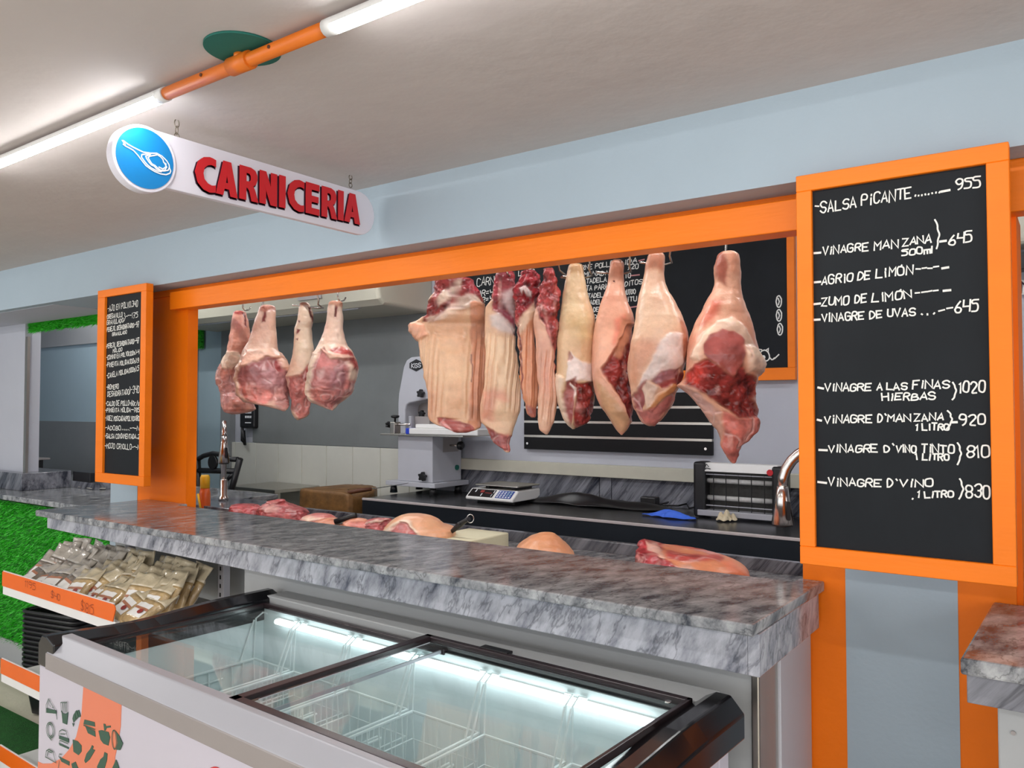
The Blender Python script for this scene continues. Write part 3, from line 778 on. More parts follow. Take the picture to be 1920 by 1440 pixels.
# lettering: heavy block letters in front of their dark edge
BL = {  # letters as polygons on a 10 x 14 grid (strokes about 3.4 wide)
 'C': [[(10, 10.6), (9.2, 10.9), (8, 11.1), (6.2, 10.6), (4.6, 9.2), (4.1, 7), (4.6, 4.8), (6.2, 3.4), (8, 2.9), (9.2, 3.1), (10, 3.4), (10, .5), (8.6, .1), (7, -.1), (4.2, .6), (1.6, 2.8), (.3, 7), (1.6, 11.2), (4.2, 13.4), (7, 14.1), (8.6, 13.9), (10, 13.5)]],
 'A': [[(-.3, 0), (3.2, 0), (3.9, 2.9), (4.4, 5.2), (4.95, 8), (5, 8.4), (5, 14), (3.1, 14)], [(10.3, 0), (6.8, 0), (6.1, 2.9), (5.6, 5.2), (5.05, 8), (5, 8.4), (5, 14), (6.9, 14)], [(3.9, 2.7), (6.1, 2.7), (5.6, 5.2), (4.4, 5.2)]],
 'R': [[(.6, 0), (4.1, 0), (4.1, 14), (.6, 14)], [(4.1, 14), (6.4, 14), (8.6, 13.2), (9.7, 11.4), (9.8, 9.4), (9, 7.4), (7.6, 6.4), (6.6, 5.2), (4.1, 5.2), (4.1, 7.9), (5.6, 8), (6.3, 8.6), (6.5, 9.6), (6.3, 10.7), (5.6, 11.3), (4.1, 11.4)], [(4.6, 5.2), (7.6, 6.4), (8.6, 4.9), (10.4, 0), (6.9, 0), (5.6, 4.2)]],
 'N': [[(.4, 0), (3.8, 0), (3.8, 14), (.4, 14)], [(6.4, 0), (9.8, 0), (9.8, 14), (6.4, 14)], [(.4, 14), (3.8, 14), (9.8, 0), (6.4, 0)]],
 'I': [[(.4, 0), (4, 0), (4, 14), (.4, 14)]],
 'E': [[(.5, 0), (4, 0), (4, 14), (.5, 14)], [(4, 0), (8.8, 0), (8.8, 2.9), (4, 2.9)], [(4, 5.6), (8.2, 5.6), (8.2, 8.4), (4, 8.4)], [(4, 11.1), (8.7, 11.1), (8.7, 14), (4, 14)]]}
ADV = {'C': 10.4, 'A': 10.6, 'R': 10.6, 'N': 10.6, 'I': 4.8, 'E': 9.6}
word = 'CARNICERIA'
b0, b1 = SP(362, 354), SP(673, 421)
h0, h1 = SP(362, 288), SP(673, 366)
tot = sum(ADV[c] for c in word) - .3
zb = (b0.z + b1.z) / 2 + .0; ht = ((h0.z - b0.z) + (h1.z - b1.z)) / 2
zb = b0.z; zslope = (b1.z - b0.z) / tot
su = (b1.y - b0.y) / tot; sv = ht / 14
x = 0
for c in word:
    mb, ms = MB(), MB()
    for k, pl in enumerate(BL[c]):
        pts = [(b0.y + (x + p[0]) * su, zb + zslope * x + p[1] * sv) for p in pl]
        mb.prism(pts, org + N * (.0045 + .00012 * k), U, V, N, .0018)
        cx_, cy_ = sum(p[0] for p in pts) / len(pts), 0
        for dx, dz in ((-.55, -.5), (.0, -.75)):
            ms.prism([(a + dx * su, b + dz * sv) for a, b in pts], org + N * (.001 + .0001 * k), U, V, N, .0018)
    lt = mb.build('red_letter', M['sign_red'], t)
    ms.build('letter_edge', M['sign_shadow'], lt)
    x += ADV[c]
for px, py in ((335, 262), (661, 350)):
    a = SP(px, py)
    mb = MB()
    n = 3
    Lz = Z_CEIL - a.z
    for k in range(n):
        zc = a.z + Lz * (k + .5) / n
        rr = Lz / n * .62
        pts = [Vector((XS - .01 + (math.cos(q) * .006 if k % 2 else 0), a.y + (0 if k % 2 else math.cos(q) * .007), zc + math.sin(q) * rr)) for q in [i / 14 * 6.283 for i in range(14)]]
        mb.tube(pts, .0014, 6, closed=True)
    mb.build('hanging_chain', M['zinc'], t)
# ------------------------------------------------------------------ glass topped chest freezer
FL = Vector((-2.30, 1.027, 0)); FA = math.radians(-2.6); L, D, HF = 1.675, .70, .985
FM = Matrix.Translation(FL) @ Matrix.Rotation(FA, 4, 'Z')
FMI = FM.inverted()
fu, fv = (FM.to_3x3() @ Vector((1, 0, 0))), (FM.to_3x3() @ Vector((0, 1, 0)))
def FP(px, py, y): return PP(px, py, FM @ Vector((0, y, 0)), fv)          # on the plane local y
def fb(mb, name, m, parent, bevel=0, seg=2): return mb.xf(FM).build(name, m, parent, bevel, seg)
t = thing('chest_freezer', 'white chest freezer with black ends and two sliding glass lids', 'freezer', FM @ Vector((L / 2, D / 2, 0)))
ZR = .905
fb(MB().box(-.006, L + .006, 0, .055, .06, ZR), 'front_panel', M['freezer_white'], t, .004)
fb(MB().box(.02, L - .02, D - .05, D, .06, ZR + .02), 'back_panel', M['freezer_white'], t, .004)
fb(MB().box(.02, .075, .055, D - .05, .06, ZR), 'side_panel', M['freezer_white'], t, .004)
fb(MB().box(L - .075, L - .02, .055, D - .05, .06, ZR), 'side_panel', M['freezer_white'], t, .004)
fb(MB().box(.04, L - .04, .02, D - .02, .0, .06), 'plinth', M['black_plastic'], t)
x0, x1, y0, y1 = .075, L - .075, .055, D - .05
lin = MB()
lin.box(x0, x1, y0, y1, .30, .31); lin.box(x0, x0 + .006, y0, y1, .31, ZR + .04); lin.box(x1 - .006, x1, y0, y1, .31, ZR + .04)
lin.box(x0, x1, y0, y0 + .006, .31, ZR + .03); lin.box(x0, x1, y1 - .006, y1, .31, ZR + .045)
fb(lin, 'inner_liner', M['liner'], t)
# front rail: pale sloping top over a grey band
XR = .045
fb(MB().prism([(-.004, .948), (.034, HF), (.062, HF), (.062, .93), (-.004, .93)], (XR, 0, 0), (0, 1, 0), (0, 0, 1), (1, 0, 0), L - .1 - XR), 'front_rail', M['silver'], t, .003)
fb(MB().prism([(-.006, ZR), (-.006, .948), (.05, .948), (.05, ZR)], (XR, 0, 0), (0, 1, 0), (0, 0, 1), (1, 0, 0), L - .1 - XR), 'grey_band', M['silver_dark'], t, .002)
# black end caps, moulded with a raised inner lip
capL = [(-.012, ZR), (-.012, .962), (.012, HF + .004), (.04, HF + .004), (.085, HF - .012), (.085, ZR)]
capR = [(L - .085, ZR), (L - .085, HF - .012), (L - .05, HF + .006), (L - .018, HF + .006), (L + .012, .958), (L + .012, ZR)]
for prof in (capL, capR):
    m = MB()
    rows = []
    for i in range(13):
        q = i / 12; yy = -.002 + (D + .012) * q
        dip = -.02 * math.sin(math.pi * min(q * 1.25, 1)) ** 2 * (1 - q)
        rows.append([Vector((a, yy, b + (dip if b > ZR + .02 else 0))) for a, b in prof])
    m.grid(rows, False, True)
    k = len(prof)
    m.f += [list(range(k))[::-1], [12 * k + i for i in range(k)]]; m.s += [False, False]
    fb(m, 'end_cap', M['black_gloss'], t, .004)
fb(MB().box(.08, L - .08, D - .052, D - .036, .93, HF - .035), 'back_frame', M['black_plastic'], t, .003)
fb(MB().box(.06, L - .06, D - .036, D + .05, .95, HF - .006), 'back_ledge', M['panel_grey'], t, .003)
fb(MB().box(L * .5 + .17, L * .5 + .26, D - .052, D - .028, HF - .004, HF + .003), 'lid_stop', M['black_plastic'], t, .001)
# lamp tube under the back edge
la, lb = FMI @ FP(514, 1168, y1 - .03), FMI @ FP(1222, 1359, y1 - .03)
zlamp = (la.z + lb.z) / 2
fb(MB().tube([(la.x, y1 - .022, zlamp), (lb.x, y1 - .022, zlamp)], .008, 12), 'lamp_tube', M['freezer_light'], t)
fb(MB().box(la.x - .01, lb.x + .01, y1 - .012, y1 - .004, zlamp - .009, zlamp + .009), 'lamp_backing', M['white_plastic'], t)
# sliding lids
def lid(x0, x1, z, fr, m, bar):
    l = fb(MB().box(x0 + .01, x1 - .01, .06, D - .05, z - .003, z + .003), 'glass_lid', M['lid_glass'], t)
    fb(MB().box(x0, x0 + bar, .05, D - .045, z - .008, z + .009), 'lid_frame', m, l, .002)
    if bar > .01: fb(MB().box(x1 - .01, x1, .05, D - .045, z - .008, z + .009), 'lid_frame', m, l, .002)
    else: fb(MB().box(x1 - .014, x1 - .009, .06, D - .05, z - .004, z + .004), 'lid_edge', M['silver'], l)
    fb(MB().box(x0, x1, .05, .05 + fr, z - .008, z + .009), 'lid_frame', m, l, .002)
    fb(MB().box(x0, x1, D - .062, D - .045, z - .008, z + .009), 'lid_frame', m, l, .002)
    return l
xd = (FMI @ P(817, 1188, Z=HF)).x
lid(.08, xd + .06, .953, .006, M['brown_frame'], .008)
l = lid(xd - .015, L - .08, .977, .022, M['brown_frame'], .026)
fb(MB().lathe([(.007, 0), (.007, .004)], (L - .115, D - .09, .981), 16), 'lid_bolt', M['chrome'], l)
fb(MB().box(xd + .035, xd + .037, .09, D - .09, .9805, .982), 'glass_edge_line', M['silver'], l)
# printed front: orange panel, food icons
FN = -fv
def FQ(cx, cy, off=.0012): return PP(40 + cx / 5.333, 1220 + cy / 5.333, FM @ Vector((0, -off, 0)), fv)
def fpoly(pts, m, name, off=.0012, parent=None):
    q = [FQ(a, b, off) for a, b in pts]
    for p, ab in zip(q, pts):
        if ab[1] >= 1400: p.z = .075      # runs down to the foot of the cabinet
    k = len(q)
    mb = MB().add(q + [p + fv * .0018 for p in q], [tuple(range(k)), tuple(range(k, 2 * k))[::-1]] + [(i, k + i, k + (i + 1) % k, (i + 1) % k) for i in range(k)])
    return mb.build(name, m, parent)
pr = fpoly([(622, 325), (1000, 492), (990, 760), (958, 960), (935, 1060), (960, 1400), (172, 1401), (165, 1110), (210, 1130), (300, 1128), (400, 1075), (480, 985), (548, 860), (600, 640)], M['sticker_orange'], 'printed_panel', .0012, t)
def icon(fills, lines=(), wd=.0022, parent=pr):
    mb = MB()
    for pts in fills:
        q = [FQ(a, b, .0022) for a, b in pts]; k = len(q)
        mb.add(q + [p + fv * .001 for p in q], [tuple(range(k)), tuple(range(k, 2 * k))[::-1]] + [(i, k + i, k + (i + 1) % k, (i + 1) % k) for i in range(k)])
    for pts in lines: ribbon(mb, [FQ(a, b, .0022) for a, b in pts], wd, FN)
    mb.build('food_icon', M['icon_green'], parent)
def oval(cx, cy, rx, ry, tilt=0, n=18): return [(cx + rx * math.cos(i / n * 6.283) * math.cos(tilt) - ry * math.sin(i / n * 6.283) * math.sin(tilt), cy + rx * math.cos(i / n * 6.283) * math.sin(tilt) + ry * math.sin(i / n * 6.283) * math.cos(tilt)) for i in range(n + 1)]
icon([[(250, 575), (345, 600), (355, 690), (345, 630), (250, 622)]], [[(250, 620), (252, 540), (275, 480), (350, 610)], [(275, 500), (262, 570)], [(290, 540), (295, 560)], [(310, 565), (318, 572)]])
icon([[(400, 600), (410, 625), (440, 632), (465, 615), (452, 740), (412, 722)]], [[(a, 612), (a - 8, 520), (a + 10, 515), (a + 12, 615)] for a in (402, 425, 448)])
icon([[(510, 680), (520, 640), (535, 620), (545, 690), (520, 720)], [(535, 612), (550, 597), (570, 660), (550, 690)], [(558, 597), (572, 595), (592, 660), (576, 668)], [(508, 725), (525, 728), (518, 760)]])
icon([], [oval(292, 795, 38, 78, -.1), oval(292, 795, 26, 62, -.1), [(285, 870), (305, 895)]], .0028)
icon([[(378, 850), (470, 880), (472, 920), (375, 880)], [(378, 925), (470, 968), (470, 985), (380, 945)]], [[(378, 850), (385, 805), (410, 788), (450, 805), (470, 875)], [(395, 830), (440, 835)], [(380, 930), (390, 895), (470, 930)]])
icon([], [[(245, 1060), (255, 1000), (280, 985), (320, 1010), (350, 1120), (245, 1060)], [(262, 1050), (275, 1005), (310, 1020)]], .0028)
icon([[(630, 690), (730, 715), (735, 760), (620, 735)], [(640, 760), (735, 805), (740, 862), (665, 825)]], [[(625, 745), (735, 790)]], .003)
icon([[(770, 800), (800, 795), (870, 815), (885, 870), (868, 950), (820, 930), (790, 890)], [(820, 730), (838, 735), (842, 755), (890, 750), (892, 768), (850, 775), (840, 800), (828, 800)]], [])
icon([[(940, 800), (970, 840), (1012, 930), (985, 995), (945, 990), (960, 920), (950, 840)]], [oval(930, 890, 22, 95, -.05)], .003)
icon([[(512, 890), (560, 905), (600, 950), (600, 1010), (570, 1045), (520, 1010)]], [])
icon([[(705, 945), (720, 960), (712, 985), (735, 995), (710, 1040), (680, 1090), (640, 1125), (628, 1100), (650, 1030), (690, 980)]], [])
icon([[(830, 1015), (858, 1030), (855, 1090), (830, 1180), (780, 1250), (755, 1160), (790, 1085), (820, 1060)]], [])
icon([[(945, 1090), (975, 1175), (975, 1250), (905, 1180)]], [])
icon([[(375, 1060), (480, 1110), (478, 1150), (400, 1110)]], [[(375, 1060), (385, 1030), (405, 1040)], [(380, 1100), (370, 1180)]], .002)
icon([[(500, 1130), (540, 1110), (560, 1160), (580, 1200), (510, 1180)]], [])
q = oval(1930, 1235, 75, 75)
fpoly(q[:-1], M['sign_red'], 'red_printed_dot', .0014, t)

# ------------------------------------------------------------------ wire baskets hung inside the freezer
def wire_basket(x0, x1, label):
    yb0, yb1, zr, zb = y0 + .03, y1 - .045, .79, .60
    r = .0022
    t = thing('wire_basket', label, 'basket', FM @ Vector(((x0 + x1) / 2, (yb0 + yb1) / 2, zb)), 'white wire baskets hanging in the freezer')
    fb(MB().tube([(x0, yb0, zr), (x1, yb0, zr), (x1, yb1, zr), (x0, yb1, zr)], .0042, 6, closed=True), 'rim', M['wire'], t)
    m = MB()
    for zz, ins in ((zr - .07, .004), (zr - .13, .007), (zb, .012)):
        m.tube([(x0 + ins, yb0 + ins, zz), (x1 - ins, yb0 + ins, zz), (x1 - ins, yb1 - ins, zz), (x0 + ins, yb1 - ins, zz)], r, 5, closed=True)
    k = 13
    for i in range(k + 1):
        y = yb0 + (yb1 - yb0) * i / k
        m.tube([(x0, y, zr), (x0 + .012, y, zb), (x1 - .012, y, zb), (x1, y, zr)], r, 5)
    k = 5
    for i in range(1, k):
        x = x0 + (x1 - x0) * i / k
        m.tube([(x, yb0, zr), (x, yb0 + .012, zb), (x, yb1 - .012, zb), (x, yb1, zr)], r, 5)
    fb(m, 'wire_mesh', M['wire'], t)
    for x in (x0, x1):
        s = 1 if x == x0 else -1
        for y, sg in ((yb1, 1), (yb0, -1)):
            yt = y1 - .012 if sg > 0 else y0 + .012
            m = MB().tube([(x, y, zr), (x, y + sg * .006, .918), (x, yt, .932), (x + s * .022, yt, .932)], .003, 6)
            m.tube([(x, y, .915), (x, y - sg * .05, zr)], .003, 6)
            fb(m, 'hanging_arm', M['wire'], t)
        a = yb1 - .13
        fb(MB().tube([(x - s * .002, a - .06, zr - .035), (x - s * .002, a + .02, zr - .035)], .0032, 6), 'label_holder', M['wire'], t)
xsb = [.078, .285, .54, .80, 1.05, 1.31, 1.585]
names = ['first', 'second', 'third', 'fourth', 'fifth', 'sixth']
for k in range(6):
    wire_basket(xsb[k] + .009, xsb[k + 1] - .009, '%s white wire basket from the left hanging inside the glass topped freezer' % names[k])

# ------------------------------------------------------------------ shelf unit with bags of spices, left of the freezer
YSH = 1.56
sx0, sx1 = P(6, 1075, Y=YSH).x, P(226, 1145, Y=YSH).x
SA = math.radians(-1.5)
SM = rot_z(SA, (sx0, YSH, 0))
YSB = 1.97
t = thing('shelf_unit', 'white metal shelf unit with orange price rails left of the freezer', 'shelf', ((sx0 + sx1) / 2, (YSH + YSB) / 2, 0))
def sb(mb, name, m, parent, bevel=0): return mb.xf(SM).build(name, m, parent, bevel)
zs = [P(5, 1098, Y=YSH).z, P(5, 1263, Y=YSH).z, P(5, 1428, Y=YSH).z]
for zsh in zs:
    sb(MB().box(sx0, sx1, YSH + .004, YSB, zsh - .032, zsh - .004), 'shelf_board', M['white_plastic'], t, .002)
    sb(MB().box(sx0 + .002, sx1 + .015, YSH - .001, YSH + .0045, zsh - .036, zsh), 'shelf_lip', M['white_plastic'], t, .001)
    pts = [(sx0, zsh), (sx1 - .0, zsh)] + arc((sx1 + .0, zsh + .045), .018, 0, math.pi / 2, 4) + [(sx0, zsh + .063)]
    sb(MB().prism(pts, (0, YSH, 0), (1, 0, 0), (0, 0, 1), (0, -1, 0), .004), 'price_rail', M['strip_orange'], t, .0008)
    sb(MB().box(sx0, sx1, YSH + .0, YSH + .0045, zsh + .0, zsh + .066), 'rail_back', M['white_plastic'], t)
for xx in (sx0 + .25, sx1 + .02):
    sb(MB().box(xx, xx + .04, YSB, YSB + .03, 0, 1.02), 'upright', M['panel_white'], t, .002)
for k in range(5):
    sb(MB().box(sx1 + .034, sx1 + .042, YSB - .0012, YSB, .84 + .035 * k, .856 + .035 * k), 'slot', M['void_shade'], t)
ns = SM.to_3x3() @ Vector((0, -1, 0)); ps = SM @ Vector((sx0, YSH - .0045, 0))
def shq(cx, cy): return PP(cx / 4.571, 980 + cy / 4.571, ps, ns)
rnd = random.Random(4)
for txt, a, b, hgt in (('1195', (215, 545), (305, 578), .026), ('$40', (440, 640), (515, 668), .026), ('$1815', (695, 752), (802, 786), .034)):
    mb = MB(); write(mb, txt, shq(*a), shq(*b), hgt, .0022, ns, UPZ, rnd, .2); mb.build('price_writing', M['ink'], t)

def make_bag(dark, rnd, label, group):
    wd, h, th = .13, .175, .036
    t = thing('spice_bag', label, 'bag', (0, 0, 0), group)
    nu, nv = 12, 16
    ph = [rnd.random() * 6 for _ in range(4)]
    def surf(side, lo, hi):
        rows = []
        for j in range(lo, hi + 1):
            b = j / nv; row = []
            for i in range(nu + 1):
                a = i / nu * 2 - 1
                e = max(0, (1 - a ** 4)) ** .6
                fill = (min(1, b * 6) ** .6) * (1 if b < .62 else max(.08, 1 - (b - .62) / .3) )
                d = th / 2 * e * fill + .0018
                d += .0022 * math.sin(9 * a + ph[0] + 5 * b) * math.sin(13 * b + ph[1])
                wv = (.007 * math.sin(5 * a + ph[2])) * max(0, b - .7) / .3
                row.append(Vector((a * wd / 2 * (1 - .05 * math.sin(7 * b + ph[3])), side * d + wv, b * h)))
            rows.append(row)
        return rows
    cut = 10
    def pill(lo, hi):
        m = MB()
        fr, bk = surf(-1, lo, hi), surf(1, lo, hi)
        rows = [f + b[::-1] for f, b in zip(fr, bk)]
        m.grid(rows, True, True)
        k = 2 * (nu + 1)
        m.f += [list(range(k))[::-1], [(hi - lo) * k + q for q in range(k)]]; m.s += [False, False]
        return m
    pill(0, cut).build('pouch', M['bag_grey' if dark else 'bag'], t, origin=(0, 0, 0))
    pill(cut, nv).build('bag_top', M['bag_clear_grey' if dark else 'bag_clear'], t, origin=(0, 0, 0))
    def patch(i0, i1, j0, j1, off, m, name, par):
        rows = surf(-1, 0, nv)
        g = []
        for j in range(j0, j1 + 1): g.append([rows[j][i] + Vector((0, -off, 0)) for i in range(i0, i1 + 1)])
        return MB().grid(g).build(name, m, par, origin=(0, 0, 0))
    lb = patch(2, 10, 2, 8, .0012, M['paper'], 'paper_label', t)
    if not dark:
        patch(2, 10, 5, 6, .0018, M['paper_brown'], 'label_band', lb)
        MB().prism(oval(.02, .045, .013, .011)[:-1], (0, -th / 2 - .006, 0), (1, 0, 0), (0, 0, 1), (0, -1, 0), .001).build('label_print', M['label_red'], lb)
    else:
        patch(3, 9, 3, 4, .0018, M['label_grey'], 'label_print', lb)
        patch(2, 10, 7, 8, .0018, M['paper_brown'], 'label_band', lb)
    return t
rb = random.Random(21)
ordn = ['first', 'second', 'third', 'fourth', 'fifth']
protos = {}
def bag_at(dark, x, y, tilt, yaw, roll, label, z=None):
    key = (dark, rb.randrange(2))
    z = zs[0] - .003 if z is None else z
    if key not in protos:
        o = protos[key] = make_bag(dark, random.Random(len(protos) + 3), label, 'spice bags on the top shelf')
    else: o = dup(protos[key], (0, 0, 0), label)
    o.location = SM @ Vector((x, y, z))
    o.rotation_euler = (-tilt, roll, yaw + SA)
cols = 9
wsp = (sx1 - sx0 - .04) / (cols - 1)
for c in range(cols):
    dark = c < 4
    kind = 'grey' if dark else 'tan'
    nth = ordn[c if dark else c - 4]
    x = sx0 + .085 + wsp * c
    for r in range(5):
        yaw = rb.uniform(-.3, .25) + .05; tilt = math.radians(56 - 8 * r + rb.uniform(-7, 7)); roll = rb.uniform(-.16, .16)
        if r == 0: lab = '%s %s spice bag from the left in the front row of the top shelf' % (nth, kind)
        else: lab = '%s spice bag behind the front row of the top shelf' % kind
        bag_at(dark, x + rb.uniform(-.02, .02), YSH + .03 + r * .055, tilt, yaw, roll, lab, zs[0] - .003 + .003 * r)

# ------------------------------------------------------------------ stack of shopping baskets on the floor
def make_basket():
    t = thing('shopping_basket', 'topmost black shopping basket of the nested stack on the floor', 'basket', (0, 0, 0), 'black shopping baskets nested in a stack')
    def ring(w, d, z, r): return [Vector((a, b, z)) for a, b in rrect(-w / 2, w / 2, -d / 2, d / 2, r, 4)]
    outer = [ring(.33, .23, 0, .03), ring(.37, .26, .12, .035), ring(.40, .28, .23, .04)]
    inner = [ring(.394, .274, .23, .038), ring(.364, .254, .12, .033), ring(.324, .224, .004, .028)]
    m = MB().grid(outer + inner, False, True)
    k = len(outer[0])
    m.f += [list(range(k))[::-1], [5 * k + i for i in range(k)]]; m.s += [False, False]
    m.build('tub', M['black_plastic'], t, origin=(0, 0, 0))
    m = MB().tube(ring(.41, .29, .232, .045), .009, 8, closed=True)
    m.build('rim', M['black_plastic'], t, origin=(0, 0, 0))
    for s in (-1, 1):
        MB().tube([(-.15, s * .135, .24), (-.12, s * .1, .246), (.12, s * .1, .246), (.15, s * .135, .24)], .006, 6).build('handle', M['black_gloss'], t, origin=(0, 0, 0))
    return t
pb = P(30, 1345, Z=0)
NB = 13
bk = make_basket()
bx, by = pb.x + .16, pb.y + .2
ztop = P(60, 1138, Y=by - .12).z
step = (ztop - .25) / (NB - 1)
yawb = math.radians(12)
for k in range(NB):
    z = .013 + step * (NB - 1 - k)
    if k == 0: o = bk; o.location = (bx, by, z)
    else:
        lab = 'bottommost black shopping basket of the nested stack, standing on the floor' if k == NB - 1 else 'black shopping basket nested between the top and bottom ones of the stack'
        o = dup(bk, (bx, by, z), lab)
    o.rotation_euler = (0, 0, yawb)
# ------------------------------------------------------------------ back work table (dull steel) along the wall
ZK, YKF = .95, 4.06
xk = -4.22
t = thing('work_table', 'long dark steel work table against the back wall', 'table', (-1, 4.45, 0))
MB().box(xk, 3.5, YKF, Y_BACK - .04, ZK - .03, ZK).build('steel_top', M['steel_top'], t, .003)
MB().box(xk, 3.5, YKF - .004, YKF + .02, ZK - .15, ZK - .012).build('steel_apron', M['steel_front'], t, .002)
MB().box(xk, 3.5, YKF - .008, YKF + .012, ZK - .012, ZK + .003).build('worn_edge', M['steel_edge'], t, .002)
MB().box(xk + .05, 3.5, Y_BACK - .3, Y_BACK - .26, .1, ZK - .16).build('shade_backing', M['void_shade'], t)  # black sheet in place of the dark shade below the worktop
MB().box(xk + .05, 3.5, YKF + .1, Y_BACK - .1, .1, .14).build('under_shelf', M['void_shade'], t)
for x in (xk + .06, -1.0, 3.3):
    MB().box(x, x + .06, YKF + .03, YKF + .09, 0, ZK - .03).build('leg', M['steel_front'], t)
# marble splashback with its cream ledge
xb0 = P(864, 890, Y=Y_BACK).x
zl0, zl1 = P(1000, 886, Y=Y_BACK).z, P(1000, 866, Y=Y_BACK - .06).z
t = thing('splashback', 'dark grey marble splashback tiles behind the digital scale', 'splashback', (-1, Y_BACK - .02, ZK))
xa_, xb_ = P(1126, 900, Y=Y_BACK).x, P(1150, 900, Y=Y_BACK).x
for a, b in ((xb0, xa_), (xa_ + .006, xb_ - .006), (xb_, 3.5)):
    MB().box(a, b, Y_BACK - .022, Y_BACK - .001, ZK, zl0).build('marble_tile', M['marble_dark'], t, .002)
MB().box(xb0, 3.5, Y_BACK - .06, Y_BACK - .001, zl0, zl1).build('cream_ledge', M['grout'], t, .003)
for k, (px, py, w_) in enumerate(((1042, 1004, .24), (700, 968, .2))):
    p = P(px, py, Y=YKF + .18)
    o = thing('crate', ('teal plastic crate under the work table, right of the whole pork joint', 'teal plastic crate under the work table beside the chopping block')[k], 'crate', (p.x, p.y + .15, .14))
    MB().box(p.x - w_ / 2, p.x + w_ / 2, p.y, p.y + .34, .14, p.z + .08).build('crate_body', M['teal_plastic'], o, .006)
    MB().box(p.x - w_ / 2 - .01, p.x + w_ / 2 + .01, p.y - .01, p.y + .35, p.z + .05, p.z + .085).build('crate_rim', M['teal_plastic'], o, .004)

# slatted black panel
YP = Y_BACK - .02
a, b = P(985, 800, Y=YP).x, P(1336, 800, Y=YP).x
z0_, z1_ = P(1160, 850, Y=YP).z, P(1160, 735, Y=YP).z
t = thing('slat_panel', 'black slatted wall panel with silver strips below the large chalkboard', 'panel', ((a + b) / 2, YP, z0_))
hs_ = (z1_ - z0_) / 4
for k in range(4):
    o = MB().box(a, b, YP - .018, Y_BACK - .001, z0_ + hs_ * k + .008, z0_ + hs_ * (k + 1) - .008).build('black_slat', M['black_panel'], t, .002)
    if k: MB().box(a, b, YP - .014, Y_BACK - .001, z0_ + hs_ * k - .008, z0_ + hs_ * k + .008).build('silver_strip', M['steel'], t)
for x in (a + .03, b - .04):
    MB().lathe([(.009, 0), (.009, .003)], (x, YP - .018, z0_ + .05), 12, (0, -1, 0)).build('screw', M['chrome'], t)

# air conditioner
zb = P(760, 582, Y=4.62).z
xr = P(768, 560, Y=4.60).x
xl = P(400, 600, Y=4.60).x - .3
t = thing('air_conditioner', 'cream air conditioner hung high on the back wall over the left meat group', 'air conditioner', ((xl + xr) / 2, 4.7, zb))
prof = [(4.86, zb), (4.30, zb + .01), (4.25, zb + .05), (4.22, zb + .16), (4.24, zb + .22), (4.4, zb + .30), (4.86, zb + .30)]
prof = [(y + .02, z) for y, z in prof]
MB().prism([(y, z) for y, z in prof], (xl, 0, 0), (0, 1, 0), (0, 0, 1), (1, 0, 0), xr - xl).build('casing', M['ac'], t, .03, 4)
MB().box(xl + .06, xr - .3, 4.34, 4.37, zb + .002, zb + .012).build('louvre', M['grey_paint'], t)
MB().box(xr - .9, xr - .62, 4.238, 4.26, zb + .1, zb + .18).build('sticker', M['silver_dark'], t)

# telephone on the wall
p = P(468, 770, Y=Y_BACK - .03)
zq0, zq1 = P(468, 803, Y=Y_BACK - .04).z, P(468, 730, Y=Y_BACK - .04).z
t = thing('telephone', 'black wall telephone with white keys below the left hanging meat', 'telephone', (p.x, p.y, zq0))
MB().box(p.x - .1, p.x + .13, p.y - .045, p.y + .03, zq0, zq1).build('body', M['black_plastic'], t, .02, 3)
for r in range(4):
    for c in range(3):
        MB().box(p.x + .0 + c * .034, p.x + .022 + c * .034, p.y - .052, p.y - .044, zq0 + .1 + r * .045, zq0 + .122 + r * .045).build('key', M['key_white'], t)
MB().box(p.x + .0, p.x + .085, p.y - .052, p.y - .044, zq0 + .05, zq0 + .06).build('key', M['key_white'], t)
MB().tube([(p.x - .07, p.y - .03, zq0 + .02), (p.x - .06, p.y - .04, zq0 - .12), (p.x - .0, p.y - .05, zq0 - .16), (p.x - .02, p.y - .05, zq0 - .02)], .014, 8).build('cord', M['black_plastic'], t)

# steel table in the corner
zt_ = .905
pa = P(515, 919, Z=zt_)
xL = P(440, 900, Y=pa.y).x - .1
t = thing('steel_table', 'plain stainless steel table in the back left corner', 'table', ((pa.x + xL) / 2, pa.y + .3, 0))
y1_ = Y_BACK - .05
MB().box(xL, pa.x, pa.y, y1_, zt_ - .03, zt_).build('table_top', M['steel'], t, .004)
for x in (xL + .04, pa.x - .09):
    for y in (pa.y + .04, y1_ - .1):
        MB().box(x, x + .05, y, y + .05, 0, zt_ - .03).build('leg', M['steel'], t)
MB().box(xL + .02, pa.x - .02, pa.y + .02, y1_ - .02, .2, .23).build('lower_shelf', M['steel'], t)

# chopping block
zc = 1.0
pc = P(632, 914, Z=zc)
rbk = random.Random(8)
t = thing('chopping_block', 'thick stained wooden chopping block with a worn edge beside the bone saw', 'chopping block', (pc.x, pc.y, .0))
plan = [(-4.82, 3.985), (-4.64, 3.975), (-4.45, 3.98), (-4.285, 3.985), (-4.27, 4.02), (-4.285, 4.16), (-4.34, 4.3), (-4.43, 4.42), (-4.55, 4.49), (-4.68, 4.5), (-4.79, 4.44), (-4.83, 4.25)]
cx_ = sum(p[0] for p in plan) / len(plan); cy_ = sum(p[1] for p in plan) / len(plan)
ring = []
for i in range(len(plan)):
    (ax, ay), (bx_, by_) = plan[i], plan[(i + 1) % len(plan)]
    ring += [(ax + (bx_ - ax) * j / 5, ay + (by_ - ay) * j / 5) for j in range(5)]
jit = [rbk.uniform(-.005, .005) for _ in ring]
rows = []
